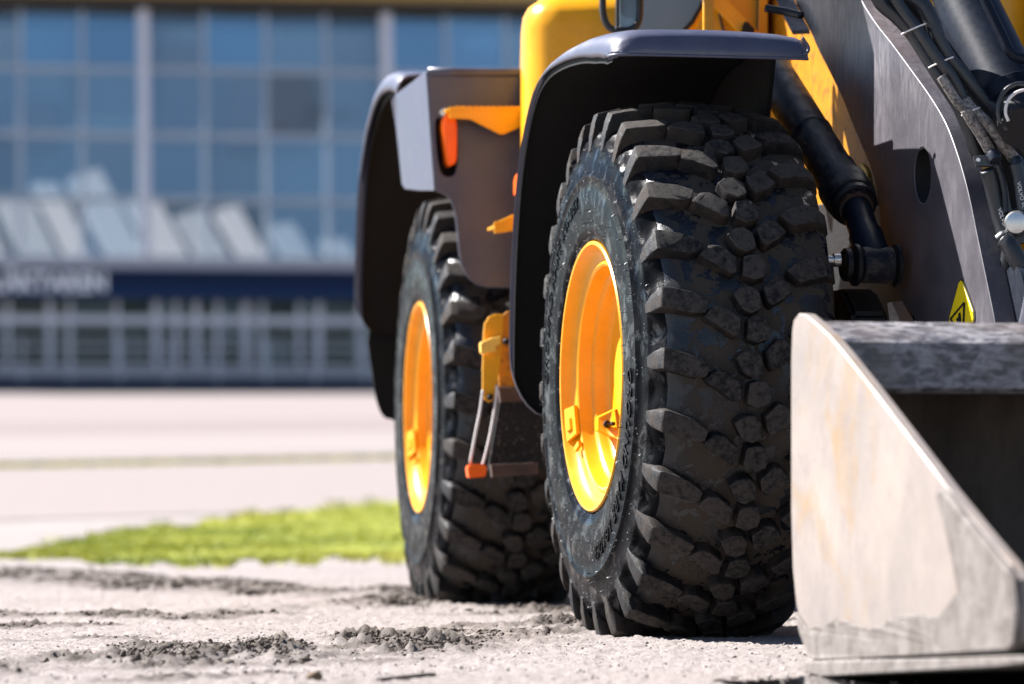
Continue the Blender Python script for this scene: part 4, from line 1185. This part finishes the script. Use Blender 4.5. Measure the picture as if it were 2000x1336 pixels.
# ---- lift arm
LA = .74; TA = .056
left = [(1490, -330), (1520, -230), (1536, -140), (1546, -40), (1553, 2), (1566, 30), (1583, 62), (1596, 92), (1612, 124), (1630, 160), (1648, 198), (1664, 240), (1680, 278), (1693, 308), (1705, 342), (1713, 378), (1718, 420), (1724, 470), (1734, 520), (1748, 566), (1764, 594), (1790, 624), (1820, 652), (1850, 690), (1880, 760)]
right = [(1580, -330), (1618, -240), (1634, -140), (1656, -60), (1682, 0), (1710, 45), (1742, 86), (1781, 139), (1818, 191), (1847, 241), (1868, 296), (1884, 350), (1896, 400), (1906, 450), (1917, 503), (1932, 575), (1942, 625), (1952, 690), (1960, 760)]
arm_o = [FR.onL(x, y, LA) for x, y in left] + [FR.onL(x, y, LA) for x, y in right[::-1]]
arm_o = [(p.x, p.y) for p in smooth_path([FR.onL(x, y, LA) + (0,) for x, y in left], 3)] + [(p.x, p.y) for p in smooth_path([FR.onL(x, y, LA) + (0,) for x, y in right[::-1]], 4)]
hl = [FR.onL(x, y, LA) for x, y in ellipse(1802, 342, 16, 55, 32)]
arm = mk('lift_arm', plate(arm_o, TA, [hl], .0015, tf=lambda u, v, w: Vector((u, LA + TA / 2 + w, v))), M['arm'], loader, FR.M, smooth=28, label='dark grey steel lift arm with oval slot')
mk('lift_arm', plate(arm_o, TA, [hl], .0015, tf=lambda u, v, w: Vector((u, 2.34 - LA - TA / 2 + w, v))), M['arm'], loader, FR.M, smooth=28, label='far lift arm')
hin = [FR.onL(x, y, LA) for x, y in ellipse(1802, 342, 14.2, 53, 32)]
mk('slot_shade_ring', plate([FR.onL(x, y, LA) for x, y in ellipse(1802, 342, 15.9, 54.8, 32)], TA - .004, [hin], 0, tf=lambda u, v, w: Vector((u, LA + TA / 2 + w, v))), M['liner'], arm, FR.M)  # black ring added so the slot wall looks shaded
mk('slot_shade_plate', plate([FR.onL(x, y, LA + .1) for x, y in ((1760, 230), (1835, 230), (1870, 440), (1800, 460))], .02, (), .002, tf=lambda u, v, w: Vector((u, LA + .10 + w, v))), M['liner'], arm, FR.M)  # black plate added behind the slot to deepen its shade
# bent flange at the top rear of the arm
fl = [FR.onL(x, y, LA) for x, y in ((1540, -140), (1546, -40), (1553, 2), (1566, 30), (1583, 62))]
vs = []
for a, z in fl: vs += [(a, LA - .002, z), (a - .028, LA - .046, z)]
mk('arm_flange', (vs, [(2 * i, 2 * i + 1, 2 * i + 3, 2 * i + 2) for i in range(len(fl) - 1)]), M['arm'], arm, FR.M, mods=[('SOLIDIFY', dict(thickness=.014, offset=0))])
# warning sign on the arm
sg = [FR.onL(x, y, LA) for x, y in ((1879, 548), (1883, 552), (1903, 608), (1904, 622), (1901, 640), (1892, 664), (1866, 664), (1857, 632), (1858, 618), (1876, 552))]
sign = mk('warning_sign', plate(sg, .005, (), .0012, tf=lambda u, v, w: Vector((u, LA - .0026 + w, v))), M['decal'], arm, FR.M, label='yellow warning sign with black pictogram')
def decal(name, pts, lift=.0065):
    q = [FR.onL(x, y, LA) for x, y in pts]
    mk(name, plate(q, .0012, tf=lambda u, v, w: Vector((u, LA - lift + w, v))), M['print'], sign, FR.M)
for a, b in (((1888, 591), (1861, 623)), ((1888, 591), (1885, 664)), ((1861, 623), (1885, 664))):
    dx, dy = b[0] - a[0], b[1] - a[1]; L = math.hypot(dx, dy); nx, ny = -dy / L * 1.6, dx / L * 1.6
    decal('sign_line', [(a[0] + nx, a[1] + ny), (b[0] + nx, b[1] + ny), (b[0] - nx, b[1] - ny), (a[0] - nx, a[1] - ny)])
decal('pictogram', [(1877, 612), (1880, 610), (1882, 626), (1878, 640), (1870, 636), (1874, 626), (1872, 624), (1876, 620)])
rim_o = [FR.onL(x, y, LA) for x, y in ((1879, 545), (1885, 551), (1905, 607), (1906, 622), (1903, 641), (1893, 667), (1865, 667), (1855, 632), (1856, 617), (1874, 551))]
mk('sign_border', plate(rim_o, .002, tf=lambda u, v, w: Vector((u, LA - .0012 + w, v))), M['print'], sign, FR.M)

# ---- lift cylinder beside the arm
p0, p1 = Vector((-.50, .615, 1.63)), Vector((.27, .640, 1.165))
lc = mk('lift_cylinder', cyl(p0, p1, [(0, .052), (.02, .058), (.55, .058), (.552, .061), (.562, .061), (.564, .058), (.80, .058), (.805, .062), (.90, .062), (.905, .070), (.985, .070), (1, .066)], 48), M['cyl_dirty'], loader, FR.M, smooth=35, label='black lift cylinder between tyre and arm')
d = (p1 - p0).normalized()
mk('gland', cyl(p1, p1 + d * .03, [(0, .062), (.8, .062), (1, .056)], 40), M['black_iron'], lc, FR.M, smooth=35)
up = Vector((0, 1, 0)); up = (up - d * up.dot(d)).normalized(); sd2 = d.cross(up)
for k in range(10):
    w = 2 * math.pi * k / 10; q = p1 + d * .028 + (up * math.cos(w) + sd2 * math.sin(w)) * .047
    mk('gland_bolt', cyl(q, q + d * .012, [(0, .008), (1, .008)], 6), M['black_iron'], lc, FR.M)
mk('rod_wiper', cyl(p1 + d * .03, p1 + d * .042, [(0, .047), (1, .047)], 36), M['brown'], lc, FR.M, smooth=35)
pe = Vector((.45, .650, .985))
mk('piston_rod', cyl(p1 + d * .03, pe, [(0, .040), (.45, .040), (.5, .046), (1, .046)], 36), M['cyl'], lc, FR.M, smooth=35)
mk('rod_eye', cyl(pe + Vector((0, -.045, 0)), pe + Vector((0, .045, 0)), [(0, .042), (.05, .048), (.95, .048), (1, .042)], 40), M['cyl_dirty'], lc, FR.M, smooth=35)
for l0, l1, r in ((-.092, -.070, .044), (-.066, -.049, .056), (.047, .062, .056)):
    mk('pin_plate', cyl(pe + Vector((0, l0, 0)), pe + Vector((0, l1, 0)), [(0, r - .006), (.2, r), (.8, r), (1, r - .006)], 36), M['black_iron'], lc, FR.M, smooth=35)
mk('pin_bolt', cyl(pe + Vector((0, -.135, .012)), pe + Vector((0, -.10, .012)), [(0, .012), (.5, .012), (.5, .018), (1, .018)], 16), M['chrome'], lc, FR.M, smooth=40)
mk('shade_block', hull([(a, l, z) for l in (.60, .70) for a, z in ((-.30, .45), (.36, .45), (.42, .60), (.40, .86), (.30, .93), (-.2, .93), (-.34, .8))], .012), M['black_iron'], loader, FR.M)  # black block added to darken the gap between tyre and frame
mk('shade_plate', plate([FR.onL(x, y, .83) for x, y in ((1600, 400), (1660, 392), (1735, 404), (1790, 560), (1790, 700), (1600, 700))], .02, (), .003, tf=lambda u, v, w: Vector((u, .83 + w, v))), M['black_iron'], loader, FR.M)  # black plate added behind the rod, standing in for deep shade
# clamp bits low behind the tyre
q = [(1733, 592), (1741, 590), (1757, 622), (1748, 640), (1738, 630)]
wpl('worn_bracket', q, 9.75, 'muddy_steel', .01, parent=loader)
wpl('hose_shield', [(1741, 590), (1762, 588), (1784, 626), (1760, 650), (1752, 622)], 9.80, 'brown', .01, parent=loader)

# ---- tilt cylinder, pipes and hoses at the upper right
tc = mk('tilt_cylinder', cyl(at(1838, -90, 9.98), at(1984, 205, 9.66), [(0, .074), (.30, .074), (.30, .078), (.36, .078), (.37, .082), (.93, .082), (.94, .087), (1, .082)], 56), M['cyl'], loader, smooth=35, label='large black tilt cylinder behind the hoses')
mk('steel_pipe', tube([at(1905, -40, 9.62), at(1932, 18, 9.6), at(1958, 72, 9.58), at(1972, 100, 9.57), at(1990, 113, 9.57), at(2030, 118, 9.57)], .0135, 12), M['cyl'], loader, smooth=180)
mk('end_cap', cyl(at(1986, 225, 9.56), at(1996, 250, 9.50), [(0, .062), (1, .055)], 36), M['black_iron'], tc, smooth=35)
mk('feed_ring', tube([at(1992 + 42 * math.cos(w), 214 + 50 * math.sin(w), 9.5) for w in np.linspace(2.2, 5.2, 9)], .0065, 8), M['hose'], loader, smooth=180)
mk('feed_ring', tube([at(2004 + 40 * math.cos(w), 216 + 40 * math.sin(w), 9.48) for w in np.linspace(2.6, 5.0, 7)], .004, 8), M['strap'], loader, smooth=180)
HO = [
    ([(1704, -24), (1722, 8), (1750, 32), (1779, 62), (1802, 98), (1823, 131), (1847, 168), (1868, 200), (1885, 236), (1903, 288), (1914, 312)], 9.62, .0125, 'hose'),
    ([(1738, -24), (1750, 0), (1770, 28), (1789, 52), (1808, 80), (1828, 110), (1860, 152), (1884, 200), (1900, 232), (1912, 256), (1936, 300), (1946, 330), (1956, 372), (1966, 420), (1972, 462)], 9.60, .0105, 'hose'),
    ([(1770, -10), (1790, 2), (1806, 14), (1822, 46), (1832, 76), (1852, 113), (1881, 147), (1920, 194), (1944, 222), (1967, 251), (2004, 296), (2040, 330)], 9.63, .0142, 'hose'),
    ([(1884, 196), (1899, 215), (1930, 243), (1946, 262), (1960, 284), (1980, 309), (1992, 330), (2004, 352)], 9.58, .0110, 'pale_hose'),
    ([(1838, 150), (1852, 172), (1872, 202), (1888, 216)], 9.575, .0085, 'pale_hose'),
    ([(1886, 214), (1898, 236), (1915, 262), (1934, 295)], 9.565, .0100, 'pale_hose'),
    ([(1928, 332), (1934, 352), (1942, 386), (1950, 420), (1958, 446), (1968, 480)], 9.56, .0130, 'hose'),
    ([(1944, 322), (1954, 345), (1962, 380), (1964, 416)], 9.56, .0075, 'rubber'),
    ([(1984, 320), (1992, 352), (1998, 392), (2003, 420)], 9.54, .0125, 'hose'),
    ([(1962, 470), (1972, 480), (1986, 505), (2000, 528), (2015, 545)], 9.50, .0165, 'rubber'),
    ([(1952, 470), (1962, 462), (1970, 470), (1968, 500), (1962, 530), (1966, 550), (1985, 575), (2010, 590)], 9.56, .0120, 'hose'),
]
for k, (pts, Y, r, mt) in enumerate(HO):
    mk('hydraulic_hose', tube([at(x, y, Y + .012 * math.sin(k + i * .7)) for i, (x, y) in enumerate(pts)], r * 1.42, 14, 6), M[mt], loader, smooth=180)
wpl('hose_dark_backing', [(1712, -60), (1800, -60), (1806, 10), (1838, 60), (1880, 120), (1935, 190), (1990, 262), (2012, 330), (2012, 420), (1975, 420), (1958, 350), (1915, 300), (1880, 220), (1840, 150), (1790, 85), (1740, 30)], 9.70, 'liner', .01, parent=loader)  # black sheet added behind the hoses to darken the gaps
for px, py, rr, Y in ((1784, 57, .032, 9.605), (1838, 122, .033, 9.60), (1896, 218, .024, 9.575)):
    w0 = math.atan2(-30, 60); pts = []
    for k in range(14):
        w = 2 * math.pi * k / 14; c = at(px, py, Y); u = Vector((.80, 0, .35)).normalized()
        pts.append(c + u * math.cos(w) * rr + Vector((0, 1, 0)) * math.sin(w) * .022)
    mk('cable_tie', tube(pts, .0022, 6, 2, True), M['strap'], loader, smooth=180)
for px, py, Y in ((1938, 298, 9.56), (1983, 311, 9.57)):
    p = at(px, py, Y); q = at(px + 7, py + 15, Y - .01); mk('hose_ferrule', cyl(p, q, [(0, .0165), (.2, .0175), (.8, .0175), (1, .0165)], 20), M['dark_steel'], loader, smooth=40)
wpl('clamp_plate', [(1900, 306), (1926, 303), (1938, 320), (1934, 326), (1905, 326)], 9.57, 'dark_steel', .02, parent=loader)
p = at(1910, 313, 9.555); mk('clamp_bolt', cyl(p, p + Vector((0, -.012, 0)), [(0, .006), (1, .005)], 6), M['chrome'], loader)
p = at(1992, 436, 9.52); mk('pin_cap', cyl(p + Vector((0, .03, 0)), p + Vector((-.012, -.02, 0)), [(0, .031), (.75, .031), (.95, .026), (1, .012)], 28), M['chrome'], loader, smooth=40, label='bright steel pin cap')
p = at(1994, 440, 9.60); mk('pin_boss', cyl(p + Vector((0, .06, 0)), p, [(0, .045), (1, .045)], 28), M['dark_steel'], loader, smooth=40)
wpl('tower_plate', [(1972, 500), (2100, 480), (2100, 660), (1990, 660), (1964, 600), (1962, 560)], 9.72, 'dark_steel', .03, parent=loader)
mk('coil_line', tube([at(1998 + 14 * math.cos(w), 560 + 34 * math.sin(w), 9.50) for w in np.linspace(0, 6.0, 14)], .0045, 8, 3), M['pale_hose'], loader, smooth=180)
# print on two hoses
for body_, px, py, Y, rot in (('VOLVO', 1957, 424, 9.535, -72), ('VOLVO VOE1', 1996, 388, 9.52, -78)):
    me = text_mesh(body_, .014, .0004)
    Mx = Matrix.Translation(at(px, py, Y)) @ Matrix.Rotation(R_(90), 4, 'X') @ Matrix.Rotation(R_(rot), 4, 'Z')
    mk('hose_print', me, M['white_print'], loader, Mx)
mk('arm_tube', cyl(FR.M @ Vector((1.1, LA + TA, .86)), FR.M @ Vector((1.1, 2.34 - LA - TA, .86)), [(0, .09), (1, .09)], 36), M['dark_steel'], loader, smooth=35)
mk('bell_crank', hull([at(x, y, Y) for x, y in ((2004, 560), (1990, 620), (1985, 650), (2080, 650), (2080, 560)) for Y in (9.35, 9.39)], .006), M['sill'], loader)

# ---- bucket
LB = -.06; TB = .026; BW = 2.46
bk_ = empty('bucket', FR.M @ Vector((2.6, 1.1, .05)), loader, label='worn steel bucket lowered in front of the tyre')
so = [(1545, 800), (1545, 700), (1547, 645), (1550, 624), (1559, 612), (1572, 614), (1592, 630), (1620, 656), (1642, 682), (1700, 755), (1780, 860), (1850, 953), (1920, 1040), (1972, 1102), (1990, 1132), (1997, 1180), (1998, 1225), (1995, 1254), (1984, 1270), (1900, 1276), (1740, 1283), (1592, 1289), (1580, 1276), (1566, 1232), (1555, 1180), (1548, 1110), (1545, 1000)]
sp = [FR.onL(x, y, LB) for x, y in so]
mk('side_plate', plate(sp, TB, (), .003, tf=lambda u, v, w: Vector((u, LB + TB / 2 + w, v))), M['steel'], bk_, FR.M, smooth=28, label='pale worn side plate of the bucket')
mk('side_plate', plate(sp, TB, (), .003, tf=lambda u, v, w: Vector((u, LB + BW - TB / 2 + w, v))), M['steel'], bk_, FR.M, smooth=28, label='far side plate of the bucket')
sc_ = [(1842, 968), (1848, 956), (1856, 955), (1920, 1036), (1974, 1100), (1993, 1132), (2000, 1180), (2001, 1226), (1997, 1258), (1985, 1272), (1900, 1277), (1892, 1220), (1884, 1150), (1872, 1085), (1856, 1010)]
cp = [FR.onL(x, y, LB) for x, y in sc_]
mk('side_cutter', plate(cp, .018, (), .005, tf=lambda u, v, w: Vector((u, LB - .0085 + w, v))), M['muddy_steel'], bk_, FR.M, smooth=28)
# caked strip along the bottom of the side plate
st = [(1558, 1196), (1580, 1218), (1640, 1222), (1720, 1214), (1800, 1206), (1850, 1190), (1880, 1150), (1892, 1215), (1900, 1275), (1740, 1284), (1594, 1290), (1582, 1280), (1568, 1238)]
top_e = [(x, float(np.interp(x, [1580, 1640, 1720, 1800, 1850], [1216, 1222, 1214, 1206, 1190])) + random.uniform(-7, 7) + 6 * math.sin(x * .045)) for x in range(1580, 1850, 9)]
st = st[:1] + top_e + st[5:]
stp = [FR.onL(x, y, LB) for x, y in st]
mk('caked_dirt', plate(stp, .008, (), .003, tf=lambda u, v, w: Vector((u, LB - .0035 + w + .001 * math.sin(u * 60), v))), M['muddy_steel'], bk_, FR.M)
# floor and cutting edge
f0, f1 = FR.onL(1590, 1292, LB), FR.onL(1990, 1276, LB)
fl = [(f0[0] - .02, f0[1] - .002), (f1[0], f1[1] - .004), (f1[0] + .10, f1[1] - .002), (f1[0] + .10, f1[1] - .012), (f1[0] - .1, f1[1] - .030), (f0[0] + .1, f0[1] - .028), (f0[0] - .02, f0[1] - .024)]
mk('floor_plate', plate(fl, BW + .03, (), .003, tf=lambda u, v, w: Vector((u, LB + BW / 2 + w, v))), M['muddy_steel'], bk_, FR.M)
# curved back
bp = [(2.05, .735), (2.02, .60), (2.00, .45), (2.02, .30), (2.10, .16), (2.25, .07), (2.5, .055)]
vs = []; bpp = smooth_path([(a, z, 0) for a, z in bp], 4)
for p in bpp: vs += [(p.x, LB + TB, p.y), (p.x, LB + BW - TB, p.y)]
mk('back_sheet', (vs, [(2 * i, 2 * i + 1, 2 * i + 3, 2 * i + 2) for i in range(len(bpp) - 1)]), M['inside'], bk_, FR.M, smooth=60, mods=[('SOLIDIFY', dict(thickness=.016, offset=0))])
# top beam: sloping upper face, upright front face
ab = 2.33
zt, zf, zb = FR.onA(1760, 629, 2.10)[1], FR.onA(1760, 667, ab)[1], FR.onA(1760, 762, ab)[1]
be = [(2.04, zt - .01), (2.10, zt), (ab - .02, zf + .008), (ab, zf - .002), (ab + .004, zb + .004), (ab - .01, zb - .006), (2.2, zb - .004), (2.04, zb)]
mk('top_beam', plate(be, BW - 2 * TB - .006, (), .0, tf=lambda u, v, w: Vector((u, LB + BW / 2 + w, v))), M['beam'], bk_, FR.M, smooth=30, mods=[('BEVEL', dict(width=.006, segments=2, limit_method='ANGLE'))])

# ------------------------------------------------------------------ small things on the ground
def stone(px, py, s, name, label):
    p = ghit(px, py); me = chunk_mesh(np.array([[0, 0, s * .5]]), np.array([s]), name, sub=3, jit=.06)
    mk(name, me, M['stone'], None, Matrix.Translation(p), label=label, cat='stone')
stone(614, 1329, .016, 'stone', 'small brown stone on the asphalt at the lower edge')
p = [ghit(x, y) for x, y in ((738, 1334), (770, 1330), (800, 1327), (830, 1324), (850, 1323))]
tw = mk('twig', tube([q + Vector((0, 0, .006)) for q in p], .004, 6, 4), M['twig'], label='thin dark twig lying on the asphalt near the lower edge', cat='twig')
